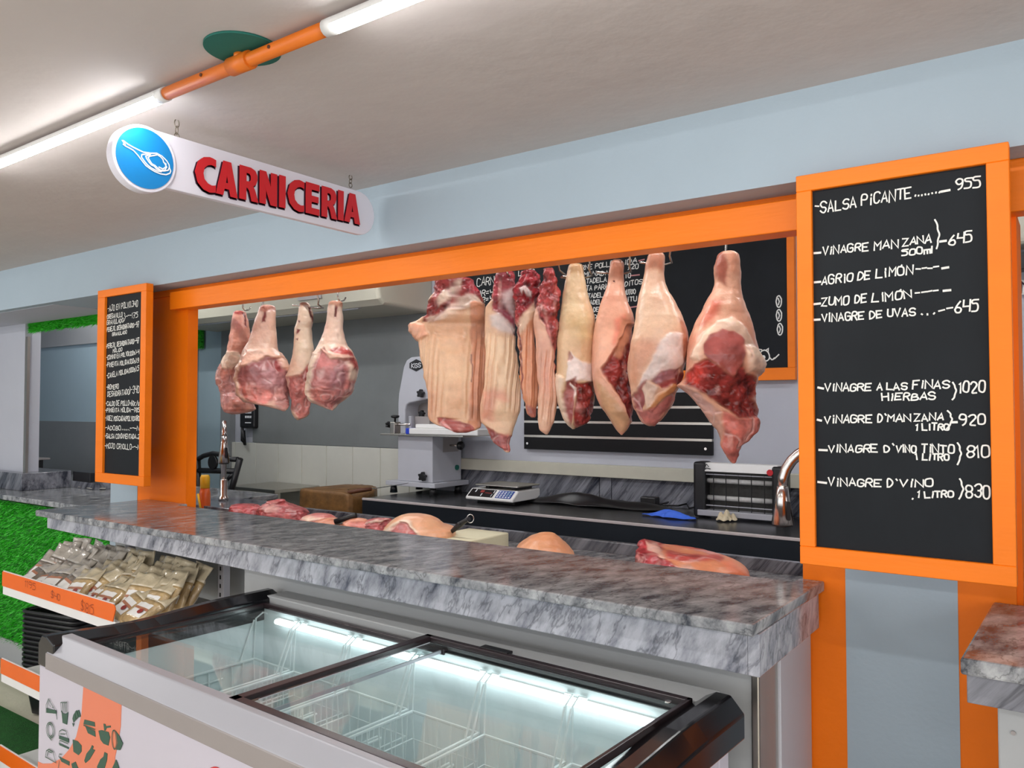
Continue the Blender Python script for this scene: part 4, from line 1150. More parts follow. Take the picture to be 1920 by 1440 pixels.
for z, sc in ((.42, .96), (.55, 1), (.75, 1.0), (.9, 1.0), (.965, .995), (.985, .98), (.99, .95), (.985, .6), (.98, .05)):
    row = []
    for k, (x_, y_) in enumerate(ring):
        sag = .035 * max(0, 1 - abs(k - 22) / 9) if z > .9 else 0
        row.append(Vector((cx_ + (x_ - cx_) * (sc + jit[k]), cy_ + (y_ - cy_) * (sc + jit[k]), z - sag * (sc if sc < .9 else 1) + jit[k] * .25)))
    rows.append(row)
MB().grid(rows, True, True).build('block', M['wood_block'], t, origin=(cx_, cy_, .42))
pc = Vector((cx_, cy_, 0)); t.location = (cx_, cy_, 0)
bpy.data.objects['block'].location = (0, 0, .42)
for k in range(3):
    a = k * 2.094 + .5
    MB().box(pc.x + .17 * math.cos(a) - .04, pc.x + .17 * math.cos(a) + .04, pc.y + .17 * math.sin(a) - .04, pc.y + .17 * math.sin(a) + .04, 0, .43).build('leg', M['wood_block'], t)
a, b = P(672, 919, Z=zc - .01), P(760, 903, Z=zc + .0)
a = P(655, 925, Y=YKF + .06); 
t = thing('knife', 'long knife with a wooden handle lying from the block onto the table', 'knife', P(700, 922, Z=ZK + .03))
h0, h1, h2 = P(652, 924, Y=YKF - .02), P(697, 917, Y=YKF + .10), P(766, 906, Y=YKF + .34)
MB().tube([h0, (h0 + h1) / 2 + Vector((0, 0, .004)), h1], [.013, .017, .013], 10).build('handle', M['wood_dark'], t)
dv = (h2 - h1).normalized(); sd = dv.cross(UPZ).normalized()
MB().prism([(0, -.012), (0, .02), ((h2 - h1).length * .8, .02), ((h2 - h1).length, 0)], h1, dv, sd, dv.cross(sd) * -1, .003).build('blade', M['steel_top'], t)

# ------------------------------------------------------------------ bone saw
def bx(px, py): return 690 + px / 4.8, 640 + py / 4.8
YF, YC = 4.47, 4.60
def B(cx, cy, Y=YF): return P(*bx(cx, cy), Y=Y)
t = thing('bone_saw', 'grey enamelled butcher band saw with black knobs on the work table', 'saw', (B(420, 1300).x, 4.6, ZK))
xl, xr = B(268, 1000).x, B(580, 1000).x
zt_, zb_ = B(420, 850).z, B(420, 1265).z
MB().box(xl, xr, YF, YF + .34, zb_, zt_).build('cabinet', M['grey_paint'], t, .006)
MB().box(xl - .1, xr + .05, YF - .03, YF + .37, zb_ - .035, zb_).build('base_plate', M['grey_paint'], t, .004)
for x in (xl - .05, xr):
    for y in (YF + .01, YF + .3):
        MB().lathe([(.03, 0), (.022, zb_ - .035 - ZK)], (x, y, ZK), 14).build('foot', M['black_plastic'], t)
def knob(c, r, par, ax=(0, -1, 0), d=.03):
    ax = Vector(ax); u = ax.orthogonal().normalized(); v = ax.cross(u)
    pts = [(r * (1 + .22 * math.cos(5 * a)) * math.cos(a), r * (1 + .22 * math.cos(5 * a)) * math.sin(a)) for a in [i / 40 * 6.283 for i in range(40)]]
    return MB().prism(pts, Vector(c) + ax * .012, u, v, ax, d).tube([Vector(c), Vector(c) + ax * .014], .01, 8).build('knob', M['black_plastic'], par, .003)
knob(B(512, 1215), .03, t)
# work table of the saw, with fence, gauge and tray
MB().box(xl - .14, xr + .33, YF - .05, YF + .36, zt_, zt_ + .014).build('saw_table', M['steel'], t, .002)
tz = zt_ + .014
# upright housing behind
hs = [(268, 850), (268, 560), (274, 470), (300, 330), (318, 230), (345, 170), (385, 142), (450, 135), (640, 135), (700, 150), (740, 200), (750, 300), (755, 520), (640, 500), (530, 520), (420, 545), (370, 556), (342, 578), (333, 620), (333, 850)]
pts = [(B(a, b, YC).x, B(a, b, YC).z) for a, b in hs]
MB().prism(pts, (0, YC, 0), (1, 0, 0), (0, 0, 1), (0, 1, 0), .2).build('housing', M['grey_paint'], t, .012, 3)
MB().box(B(333, 700, YC).x - .02, B(755, 700, YC).x, YC + .15, YC + .2, tz, B(500, 500, YC).z).build('rear_guard', M['silver_dark'], t)
knob(B(495, 470, YC), .028, t); knob(B(505, 652, YC + .1), .024, t)
em = MB()
hexp = [(c * .055, s * .038) for c, s in ((-1, 0), (-.62, .6), (0, 1), (.62, .6), (1, 0), (.62, -.6), (0, -1), (-.62, -.6))]
hexp = [(-.07, -.02), (-.07, .02), (0, .048), (.07, .02), (.07, -.02), (0, -.048)]
ec = B(436, 216, YC)
e_ = MB().prism(hexp, ec + Vector((0, -.001, 0)), (1, 0, 0), (0, 0, 1), (0, -1, 0), .003).build('emblem', M['black_plastic'], t)
mb = MB(); write(mb, 'KGS', ec + Vector((-.048, -.0045, -.017)), ec + Vector((.05, -.0045, -.017)), .032, .006, NY, UPZ, random.Random(1), .0); mb.build('emblem_lettering', M['key_white'], e_)
# fence and gauge
MB().box(B(365, 700).x, B(388, 700).x, YF + .0, YF + .03, tz, B(365, 672).z).build('fence', M['silver'], t, .003)
MB().box(B(388, 700).x, B(520, 700).x, YF + .04, YF + .055, tz, B(365, 676).z).build('fence_plate', M['silver_dark'], t, .002)
MB().tube([B(200, 750), B(385, 748)], .009, 8).build('gauge_rod', M['chrome'], t)
MB().box(B(222, 770).x, B(262, 770).x, YF - .03, YF + .04, tz, B(222, 725).z).build('gauge_block', M['steel'], t, .004)
p = B(244, 725)
MB().lathe([(.008, 0), (.008, .03), (.03, .035), (.034, .05), (.02, .055)], (p.x, p.y, B(244, 728).z), 16).build('knob', M['black_plastic'], t)
knob(B(200, 750), .022, t, (-1, 0, 0), .02)
MB().box(B(362, 800, YF - .03).x, B(392, 800, YF - .03).x, YF - .06, YF + .12, tz + .0, B(362, 778).z).build('pusher_end', M['blue_plastic'], t, .004)
MB().box(B(392, 800, YF - .03).x, B(1010, 800, YF - .03).x, YF - .06, YF + .12, tz, tz + .045).build('white_tray', M['white_plastic'], t, .006)
MB().box(B(425, 800, YF - .03).x, B(700, 800, YF - .03).x, YF - .03, YF + .1, tz + .045, tz + .075).build('white_pusher', M['white_plastic'], t, .006)
p = Vector((xr, YF + .2, B(580, 945).z))
MB().tube([p, p + Vector((.09, 0, 0))], .008, 8).build('lever', M['chrome'], t)
MB().lathe([(.01, 0), (.032, .008), (.034, .03), (.02, .045)], p + Vector((.085, 0, 0)), 16, (1, 0, 0)).build('knob', M['black_plastic'], t)
MB().box(xr - .001, xr + .003, YF + .12, YF + .3, p.z - .05, p.z + .06).build('side_plate', M['silver_dark'], t)
g_ = P(853, 886, X=xr + .003)
MB().lathe([(.02, 0), (.02, .012)], (xr, YF + .28, zb_ + .1), 12, (1, 0, 0)).build('green_button', M['teal_paint'], t)

# ------------------------------------------------------------------ digital scale
YS_ = 4.28
def Q(cx, cy): return 860 + cx / 9.6, 880 + cy / 9.6
def SQ(cx, cy, Y=YS_): return P(*Q(cx, cy), Y=Y)
zz0 = ZK + .035
pA, pB = SQ(120, 480), SQ(970, 540)
t = thing('digital_scale', 'white digital price scale with blue keypad on the back work table', 'scale', ((pA.x + pB.x) / 2 + .1, YS_ + .15, ZK))
x0, x1 = pA.x, pB.x
wS = x1 - x0
hS = .07
# wedge front and body
prof = [(0, .0), (0, .018), (.07, hS), (.33, hS), (.33, .02), (.29, .0)]
MB().prism(prof, (x0, YS_, zz0 - .01), (0, 1, 0), (0, 0, 1), (1, 0, 0), wS).build('body', M['white_plastic'], t, .008, 3)
MB().box(x0 + .04, x1 - .04, YS_ + .08, YS_ + .3, ZK, zz0).build('foot', M['black_plastic'], t, .004)
n_ = Vector((0, -(hS - .018), .07)).normalized(); up_ = Vector((0, .07, hS - .018)).normalized()
o_ = Vector((x0, YS_, zz0 + .008)); Ls = math.hypot(.07, hS - .018)
def face(a0, a1, b0, b1, m, name, par, off=.0012):
    return MB().prism([(wS * a0, Ls * b0), (wS * a1, Ls * b0), (wS * a1, Ls * b1), (wS * a0, Ls * b1)], o_ + n_ * off, Vector((1, 0, 0)), up_, n_, .0012).build(name, m, par)
d = face(.04, .56, .08, .92, M['screen'], 'display', t)
k_ = face(.62, .94, .08, .92, M['key_blue'], 'keypad', t)
for a0, a1, b0, b1 in ((.25, .33, .55, .8), (.36, .5, .5, .56), (.30, .32, .15, .45), (.52, .53, .15, .45), (.14, .16, .55, .85), (.53, .545, .55, .85)):
    face(a0, a1, b0, b1, M['label_red'] if a0 in (.25, .36) else M['key_white'], 'display_mark', d, .0026)
for r in range(4):
    for c in range(5):
        face(.64 + c * .06, .675 + c * .06, .14 + r * .19, .26 + r * .19, M['key_white'] if c < 3 or r == 0 else M['frost'], 'key', k_, .0026)
MB().prism(rrect(x0 + .03, x1 + .0, YS_ + .06, YS_ + .34, .02), (0, 0, zz0 + hS + .012), (1, 0, 0), (0, 1, 0), (0, 0, 1), .008).build('weighing_pan', M['steel'], t, .003)
for x in (x0 + .1, x1 - .08):
    MB().box(x, x + .03, YS_ + .1, YS_ + .3, zz0 + hS - .012, zz0 + hS + .013).build('pan_support', M['black_plastic'], t)

# ------------------------------------------------------------------ insect killer lamp
YZ = 4.52
def Z8(cx, cy): return 1280 + cx / 8.727, 850 + cy / 8.727
def ZQ(cx, cy, Y=YZ): return P(*Z8(cx, cy), Y=Y)
x0, x1 = ZQ(190, 600).x, ZQ(1690, 700).x
z0_, z1_ = ZK + .004, (ZQ(260, 135).z)
t = thing('insect_killer', 'white and black electric insect killer lamp standing on the back work table', 'lamp', ((x0 + x1) / 2, YZ, ZK))
dy = .1
MB().box(x0, x0 + .075, YZ - .02, YZ + dy, z0_, z1_).build('end_panel', M['black_plastic'], t, .015, 3)
MB().box(x1 - .075, x1, YZ - .02, YZ + dy, z0_, z1_ - .01).build('end_panel', M['black_plastic'], t, .015, 3)
hz = z1_ - z0_
zA = z0_ + hz * .83
MB().prism([(-.015, zA), (.0, z1_ - .005), (dy - .02, z1_ - .005), (dy, zA)], (x0 + .035, YZ, 0), (0, 1, 0), (0, 0, 1), (1, 0, 0), x1 - x0 - .08).build('hood', M['white_plastic'], t, .004)
MB().box(x0 + .03, x1 - .05, YZ - .03, YZ + dy, z0_ + .012, z0_ + .045).build('bottom_tray', M['silver'], t, .003)
MB().box(x0 + .07, x1 - .07, YZ + dy * .55, YZ + dy * .6, z0_ + .04, zA).build('dark_grid', M['dark_grid'], t)
for k in range(5):
    x = x0 + .12 + (x1 - x0 - .24) * k / 4
    MB().tube([(x, YZ, z0_ + .045), (x, YZ, zA)], .003, 6).build('guard_wire', M['black_plastic'], t)
for f_ in (.35, .66):
    MB().tube([(x0 + .07, YZ + dy * .28, z0_ + hz * f_), (x1 - .07, YZ + dy * .28, z0_ + hz * f_)], .015, 12).build('lamp_tube', M['pale_tube'], t)
for f_ in (.22, .78):
    MB().tube([(x0 + .07, YZ, z0_ + hz * f_), (x1 - .07, YZ, z0_ + hz * f_)], .0035, 6).build('guard_rail', M['silver'], t)
p = ZQ(1428, 318, YZ - .016)
MB().lathe([(.018, 0), (.018, .006)], (p.x, YZ - .013, p.z), 20, (0, -1, 0)).build('red_lamp', M['red_plastic'], t)
p = ZQ(400, 240, YZ - .01); q = p + Vector((0, -.006, -.012))
mb = MB()
ribbon(mb, [q + Vector((-.02, 0, 0)), q + Vector((.0, 0, .036)), q + Vector((.012, 0, .02))], .005, NY)
ribbon(mb, [q + Vector((-.02, 0, .0)), q + Vector((.0, 0, .012)), q + Vector((.022, 0, .008))], .005, NY)
ribbon(mb, [q + Vector((-.035, 0, -.012)), q + Vector((.03, 0, -.012))], .003, NY)
mb.build('emblem', M['black_plastic'], t)

# ------------------------------------------------------------------ small things on the work table
def K(cx, cy, z=ZK): return P(840 + cx / 2.909, 820 + cy / 2.911, Z=z)
p = K(770, 372)
crumple('plastic_bag', 'black plastic bag lying flat on the back table right of the scale', 'bag', (p.x, p.y + .02, ZK), .52, .16, .075, M['black_plastic'], 11, .12, 3)
p = K(1085, 385)
t = thing('charger', 'black plug and cable lying on the table beside the blue cloth', 'charger', (p.x, p.y, ZK))
MB().box(p.x - .05, p.x + .06, p.y, p.y + .07, ZK + .001, ZK + .07).build('plug', M['black_plastic'], t, .008)
pts = [p + Vector((.05 + .05 * k + .03 * math.sin(k * 2.4), .02 + .05 * math.sin(k * 1.9), .01 + .03 * abs(math.sin(k * 1.3)))) for k in range(9)]
MB().tube(pts, .006, 6).build('cable', M['black_plastic'], t)
p = K(1220, 440)
crumple('cloth', 'bright blue cloth on the back work table left of the crumpled paper', 'cloth', (p.x, p.y, ZK), .165, .05, .045, M['blue_cloth'], 17, .05, 3)
p = K(1515, 458)
crumple('paper_wad', 'crumpled beige paper in front of the insect killer lamp', 'paper', (p.x, p.y, ZK), .055, .045, .06, M['tissue'], 23, 0, 5)

# ------------------------------------------------------------------ taps
def faucet(name, label, base, top_z, reach, dirv, r, headlen):
    t = thing(name, label, 'tap', base)
    base = Vector(base); d = Vector(dirv).normalized()
    MB().lathe([(r * 1.9, 0), (r * 1.9, .02), (r * 1.35, .03), (r * 1.35, .12), (r, .125)], base, 18).build('base', M['chrome'], t)
    R_ = reach / 2
    pts = [base + Vector((0, 0, .1)), base + Vector((0, 0, top_z - base.z - R_))]
    for k in range(1, 15):
        a = math.pi * k / 14
        pts.append(base + Vector((0, 0, top_z - base.z - R_)) + d * (R_ - R_ * math.cos(a)) + Vector((0, 0, R_ * math.sin(a))))
    MB().tube(pts, r, 14).build('spout', M['chrome'], t)
    e = pts[-1]
    sh = MB().tube([e, e - Vector((0, 0, headlen * .3)), e - Vector((0, 0, headlen))], [r * 1.05, r * 1.3, r * 2.1], 18).build('spray_head', M['chrome'], t)
    MB().tube([e - Vector((0, 0, headlen)), e - Vector((0, 0, headlen + .006))], r * 1.85, 18).build('nozzle', M['black_plastic'], sh)
    sdv = (EYE - e); sdv.z = 0; sdv.normalize()
    sdv = (sdv + _R * .5).normalized()
    c = e - Vector((0, 0, headlen * .62))
    MB().prism(rrect(-.006, .006, -.03, .03, .005), c + sdv * r * 1.55, UPZ.cross(sdv), UPZ, sdv, .012).build('button', M['black_plastic'], sh)
    return t
pf = P(408, 915, Z=Z_IN + .03)
yfa = 2.72
pb_ = P(411, 935, Y=yfa); tz_ = P(408, 793, Y=yfa).z
faucet('tap', 'tall brushed steel pull-down tap at the left end beside the orange pillar', (pb_.x - .09, yfa + .09, Z_IN + .06), tz_, .15, (.82, -.57, 0), .015, .15)
MB().box(P(358, 950, Y=yfa).x, P(470, 950, Y=yfa).x, yfa - .12, Y_IN + .02, Z_IN + .0005, Z_IN + .06).build('marble_step', M['marble_dark'], bpy.data.objects['work_counter'], .003)
p0 = P(1466, 950, Y=2.6)
pt = P(1492, 852, Y=2.6)
faucet('tap', 'brushed steel pull-down tap half hidden by the right chalkboard', (p0.x + .27, 2.62, Z_IN), P(1495, 835, Y=2.6).z, .27, (-1, -.05, 0), .017, .12)

# jar, cart handle and cable on the left
p = P(378, 935, Y=2.6)
zj = P(378, 940, Y=2.6).z
zj = Z_IN + .001
t = thing('sauce_bottle', 'orange sauce jar with a yellow lid half hidden by the orange pillar', 'jar', (p.x, 2.62, zj))
tj = P(378, 890, Y=2.62).z - zj
MB().lathe([(.026, 0), (.03, .008), (.03, tj * .55), (.024, tj * .68)], (p.x, 2.62, zj), 20).build('jar_body', M['jar_orange'], t)
MB().lathe([(.026, tj * .68), (.026, tj * .94), (.02, tj)], (p.x, 2.62, zj), 20).build('yellow_lid', M['yellow'], t)
MB().tube([(p.x - .012, 2.585, zj + tj * .55), (p.x + .014, 2.588, zj + .03)], .006, 8).build('yellow_stripe', M['yellow'], t)
YB_ = 3.75
def CQ(cx, cy): return P(360 + cx / 3.6, 560 + cy / 3.6, Y=YB_)
t = thing('bar_stool', 'black metal stool back with a round plate behind the left tap', 'stool', (CQ(180, 1300).x, YB_, 0))
fr = MB().tube([CQ(38, 1085), CQ(80, 1060), CQ(140, 1045), CQ(215, 1055), CQ(260, 1085), CQ(310, 1085)], .02, 8).build('top_rail', M['black_plastic'], t)
MB().tube([CQ(325, 1080), CQ(270, 1280), CQ(262, 1420)], .024, 8).build('back_post', M['black_plastic'], t)
MB().tube([CQ(38, 1085), CQ(45, 1280), CQ(48, 1420)], .024, 8).build('back_post', M['black_plastic'], t)
MB().tube([CQ(45, 1160), CQ(305, 1165)], .022, 8).build('cross_rail', M['black_plastic'], t)
MB().tube([CQ(285, 1180), CQ(215, 1240)], .016, 8).build('brace', M['black_plastic'], t)
p = CQ(150, 1105)
MB().lathe([(.055, 0), (.055, .02)], p, 24, (0, -1, 0)).build('round_plate', M['black_plastic'], t)
zst = CQ(200, 1420).z
MB().box(CQ(40, 1200).x, CQ(280, 1200).x, YB_ - .38, YB_ + .02, zst - .04, zst).build('seat', M['black_plastic'], t, .015, 3)
for x in (CQ(48, 1200).x, CQ(262, 1200).x):
    for y in (YB_, YB_ - .36):
        MB().tube([(x, y, zst - .03), (x, y, 0)], .016, 8).build('leg', M['black_plastic'], t)

# ------------------------------------------------------------------ right edge: what shows past the right pillar
YR = Y_BACK - .02
x = P(1896, 500, Y=YR).x
o = MB().box(x, x + .9, YR - .2, YR, P(1915, 470, Y=YR).z, 2.7).build('air_conditioner', M['ac'], None, .03, 3)
tag(o, 'cream air conditioner end seen past the right pillar', 'air conditioner')
o = MB().box(x, x + .9, YR - .14, YR - .02, P(1915, 512, Y=YR).z, P(1915, 482, Y=YR).z).build('wall_shelf', M['black_plastic'], None, .003)
tag(o, 'dark strip under the cream unit past the right pillar', 'shelf')
pz = P(1916, 540, Y=YR)
t = thing('notice', 'small white notice with purple lettering past the right pillar', 'notice', (pz.x, YR, pz.z - .04))
MB().box(pz.x - .02, pz.x + .4, YR - .008, YR, pz.z - .035, pz.z + .04).build('card', M['paper'], t)
mb = MB(); write(mb, 'N', pz + Vector((-.005, -.01, -.022)), pz + Vector((.045, -.01, -.022)), .05, .012, NY, UPZ, random.Random(1), 0); mb.build('lettering', M['sign_shadow'], t)
# ------------------------------------------------------------------ meat
def _hash(i, j, k):
    n = (i * 374761393 + j * 668265263 + k * 1274126177) & 0x7fffffff
    n = ((n ^ (n >> 13)) * 1274126177) & 0x7fffffff
    return ((n ^ (n >> 16)) & 0xffff) / 65535.0
def vnoise(p):
    i = np.floor(p).astype(np.int64); f = p - i; f = f * f * (3 - 2 * f)
    r = 0
    for a in (0, 1):
        for b in (0, 1):
            for c in (0, 1):
                h = _hash(i[:, 0] + a, i[:, 1] + b, i[:, 2] + c)
                wgt = (f[:, 0] if a else 1 - f[:, 0]) * (f[:, 1] if b else 1 - f[:, 1]) * (f[:, 2] if c else 1 - f[:, 2])
                r = r + h * wgt
    return r * 2 - 1
def fbm(p, o=4, g=.55):
    r, a = 0, 1.0
    for k in range(o):
        r = r + vnoise(p * (2 ** k) + 17.3 * k) * a; a *= g
    return r
def sdf(px, py, poly):
    d = np.full(px.shape, 1e9); ins = np.zeros(px.shape, bool)
    n = len(poly)
    for i in range(n):
        ax, ay = poly[i]; bx_, by_ = poly[(i + 1) % n]
        ex, ey = bx_ - ax, by_ - ay
        t = np.clip(((px - ax) * ex + (py - ay) * ey) / (ex * ex + ey * ey + 1e-9), 0, 1)
        d = np.minimum(d, np.hypot(px - ax - t * ex, py - ay - t * ey))
        c = ((ay > py) != (by_ > py)) & (px < (bx_ - ax) * (py - ay) / (by_ - ay + 1e-12) + ax)
        ins ^= c
    return np.where(ins, d, -d)
def lin3(c): return np.array(srgb(*c)[:3])
def meat_mat(name, rough, bump):
    t = NT(name); b = t.b
    at = t.node('ShaderNodeVertexColor'); at.layer_name = 'Col'
    tc = t.node('ShaderNodeTexCoord')
    nz = t.node('ShaderNodeTexNoise', Scale=38.0, Detail=5.0, Roughness=.65)
    t.link(tc.outputs['Object'], nz.inputs['Vector'])
    mr = t.node('ShaderNodeMapRange'); mr.inputs[1].default_value = .3; mr.inputs[2].default_value = .7
    mr.inputs[3].default_value = .93; mr.inputs[4].default_value = 1.07
    t.link(nz.outputs[0], mr.inputs[0])
    hs = t.node('ShaderNodeHueSaturation')
    t.link(at.outputs[0], hs.inputs['Color']); t.link(mr.outputs[0], hs.inputs['Value'])
    t.link(hs.outputs[0], b.inputs['Base Color'])
    b.inputs['Roughness'].default_value = rough
    b.inputs['Subsurface Weight'].default_value = .12
    b.inputs['Subsurface Radius'].default_value = (.6, .2, .12)
    b.inputs['Subsurface Scale'].default_value = .012
    n2 = t.node('ShaderNodeTexNoise', Scale=70.0, Detail=4.0)
    t.link(tc.outputs['Object'], n2.inputs['Vector'])
    bp = t.node('ShaderNodeBump', Strength=bump, Distance=.006)
    t.link(n2.outputs[0], bp.inputs['Height']); t.link(bp.outputs[0], b.inputs['Normal'])
    return t.m
M['meat'] = meat_mat('meat and skin', .3, .22)
MEAT_Y = 2.75
SKIN, TAN, PINK, FAT, WHITE = (226, 176, 148), (214, 178, 142), (216, 146, 122), (232, 206, 182), (228, 212, 204)
RED, DARK, DEEP, MUS, MEMB, ROSE = (170, 68, 62), (112, 36, 34), (140, 50, 46), (160, 84, 78), (196, 140, 132), (208, 124, 112)
def hang_piece(name, label, cat, ox, oy, s, secs, thick, base, regions=(), Y=MEAT_Y, seed=1, yaw=0.0, nr=230, nc=170, bumps=.004, wrinkle=None, ragged=.0, group=None, sq=.85, warp=9, mottling=.1):
    """a hanging piece turned on its lathe of cross-sections; regions = (colour, outline, softness, relief, roughness of surface)"""
    ys = np.array([q[0] for q in secs], float); xl = np.array([q[1] for q in secs], float); xr = np.array([q[2] for q in secs], float)
    yy = np.linspace(ys[0], ys[-1], nr)
    def sm(a):
        v = np.interp(yy, ys, a); k = np.array([1, 2, 3, 2, 1]) / 9.0
        return np.convolve(np.pad(v, 2, mode='edge'), k, 'valid')
    L_, R_ = sm(xl), sm(xr)
    th = np.interp(np.linspace(0, 1, nr), np.linspace(0, 1, len(thick)), thick)
    cc = (L_ + R_) / 2; hw = np.maximum((R_ - L_) / 2, 1)
    e = np.minimum(np.arange(nr), np.arange(nr)[::-1]) / (nr * .022)
    endr = np.sqrt(np.clip(1 - (1 - np.clip(e, 0, 1)) ** 2, .02, 1))
    ph = np.linspace(0, 2 * np.pi, nc, endpoint=False)
    # frame: across the view of the shopper and into the shop
    mid = P(ox + cc[nr // 2] / s, oy + yy[nr // 2] / s, Y=Y)
    los = Vector((mid.x, mid.y, 0)).normalized()
    u0 = Vector((los.y, -los.x, 0))
    dep = depth_of(mid); ca = abs(los.dot(_H))
    V_ = np.zeros((nr, nc, 3)); CX = np.zeros((nr, nc)); CY = np.zeros((nr, nc)); NRM = np.zeros((nr, nc, 3))
    cph, sph = np.sign(np.cos(ph)) * np.abs(np.cos(ph)) ** sq, np.sign(np.sin(ph)) * np.abs(np.sin(ph)) ** sq
    un, vn = np.array(u0), np.array(los)
    for i in range(nr):
        c = P(ox + cc[i] / s, oy + yy[i] / s, Y=Y)
        wd = hw[i] / s * depth_of(c) * ca / F
        tt = min(th[i], wd * 1.25) * (.35 + .65 * endr[i])
        wd *= (.55 + .45 * endr[i])
        V_[i] = np.array(c)[None] + un[None] * (wd * cph)[:, None] + vn[None] * (tt * sph)[:, None]
        CX[i] = cc[i] + hw[i] * cph; CY[i] = yy[i]
        nn = un[None] * (np.cos(ph) / max(wd, .01))[:, None] + vn[None] * (np.sin(ph) / max(tt, .01))[:, None]
        NRM[i] = nn / np.linalg.norm(nn, axis=1)[:, None]
    pts = V_.reshape(-1, 3); nrm = NRM.reshape(-1, 3); cx = CX.ravel(); cy = CY.ravel()
    q = pts * 9 + seed * 7.1
    wx = cx + warp * fbm(q * 2.2, 3); wy = cy + warp * fbm(q * 2.2 + 31, 3)
    col = np.tile(lin3(base), (len(pts), 1))
    mot = fbm(q * .9 + 5, 3)
    col *= (1 + mottling * mot)[:, None] ** np.array([.6, 1.5, 1.6])[None]
    disp = bumps * fbm(q * 1.2, 4)
    rough_amt = np.zeros(len(pts))
    for rg in regions:
        colr, poly, soft, relief, rgh = rg[:5]
        d = sdf(wx, wy, poly)
        wgt = 1 / (1 + np.exp(-np.clip(d / max(soft, .5) * 2.2, -30, 30)))
        cr = lin3(colr)[None] * (1 + (.18 + .5 * rgh) * fbm(q * (1.6 + 3.0 * rgh) + 9 + len(poly), 4))[:, None].clip(.35, 1.7)
        if rgh > .3:
            streak = vnoise(np.stack([q[:, 0] * 5, q[:, 1] * 5, q[:, 2] * 1.3], 1) + 3)
            fatty = np.clip((streak - .42) * 4, 0, 1)[:, None] * (.55 if rgh < .8 else .4)
            cr = cr * (1 - fatty) + lin3((222, 168, 156))[None] * fatty
        if .2 <= rgh <= .7:     # thin pale skins of fascia between the muscles
            rl = np.abs(vnoise(q * np.array([1.5, 1.5, 1.0]) + 40 + len(poly)) + .35 * vnoise(q * 3.1 + 11))
            line = np.clip(1 - rl / .13, 0, 1)
            sheet = np.clip(fbm(q * .8 + 60, 2) * 1.2, 0, .55)
            cr = cr * (1 - .6 * line)[:, None] + lin3((232, 196, 188))[None] * (.6 * line)[:, None]
            cr = cr * (1 - .5 * sheet)[:, None] + lin3((150, 96, 104))[None] * (.5 * sheet)[:, None]
            disp = disp - .005 * wgt * line
        k = rg[5] if len(rg) > 5 else 1.0
        col = col * (1 - wgt * k)[:, None] + cr * (wgt * k)[:, None]
        disp = disp + relief * wgt
        rough_amt = rough_amt * (1 - wgt) + rgh * wgt
        if relief < 0:      # a lip of skin or fat stands round a cut face
            disp = disp + .35 * abs(relief) * np.exp(-(d / max(6, soft * 1.5)) ** 2)
    disp = disp + rough_amt * (.012 * fbm(q * 2.2 + 3, 3) + .005 * fbm(q * 5 + 8, 3))
    if wrinkle:
        amp, fr, slant, y0, y1, x0_, x1_ = wrinkle
        a = (cx - x0_) / (x1_ - x0_)
        msk = np.clip((cy - y0) / 60, 0, 1) * np.clip((y1 - cy) / 60, 0, 1) * (1 - np.clip(rough_amt * 3, 0, 1))
        ph_ = a * fr * 6.283 + slant * (cy - y0) / 100 + 2.2 * fbm(q * .55, 3)
        wv = np.sin(ph_) + .5 * np.sin(2.3 * ph_ + 1)
        disp = disp + amp * msk * wv
        col = col * (1 + .035 * msk * wv)[:, None]
    if ragged:
        low = np.clip((cy - (ys[-1] - 90)) / 90, 0, 1)
        pts[:, 2] += low * ragged * fbm(q * 3, 3)
    pts = pts + nrm * disp[:, None]
    col = col.clip(0.003, .95)
    fs = []
    for i in range(nr - 1):
        for j in range(nc):
            k = (j + 1) % nc
            fs.append((i * nc + j, i * nc + k, (i + 1) * nc + k, (i + 1) * nc + j))
    fs.append(tuple(range(nc))[::-1]); fs.append(tuple((nr - 1) * nc + j for j in range(nc)))
    org = np.array([pts[:, 0].mean(), pts[:, 1].mean(), pts[:, 2].min()])
    me = bpy.data.meshes.new(name)
    me.from_pydata((pts - org).tolist(), [], fs)
    me.polygons.foreach_set('use_smooth', [True] * len(fs))
    ca_ = me.color_attributes.new('Col', 'FLOAT_COLOR', 'POINT')
    ca_.data.foreach_set('color', np.concatenate([col, np.ones((len(col), 1))], 1).astype(np.float32).ravel())
    me.materials.append(M['meat']); me.update()
    # keep faces outward
    a, b, c = (Vector(pts[k]) for k in (fs[nr // 2 * nc][0], fs[nr // 2 * nc][1], fs[nr // 2 * nc][2]))
    if (b - a).cross(c - b).dot(Vector(nrm[fs[nr // 2 * nc][0]])) < 0: me.flip_normals()
    o = bpy.data.objects.new(name, me); C.objects.link(o); o.location = org
    return tag(o, label, cat, group)

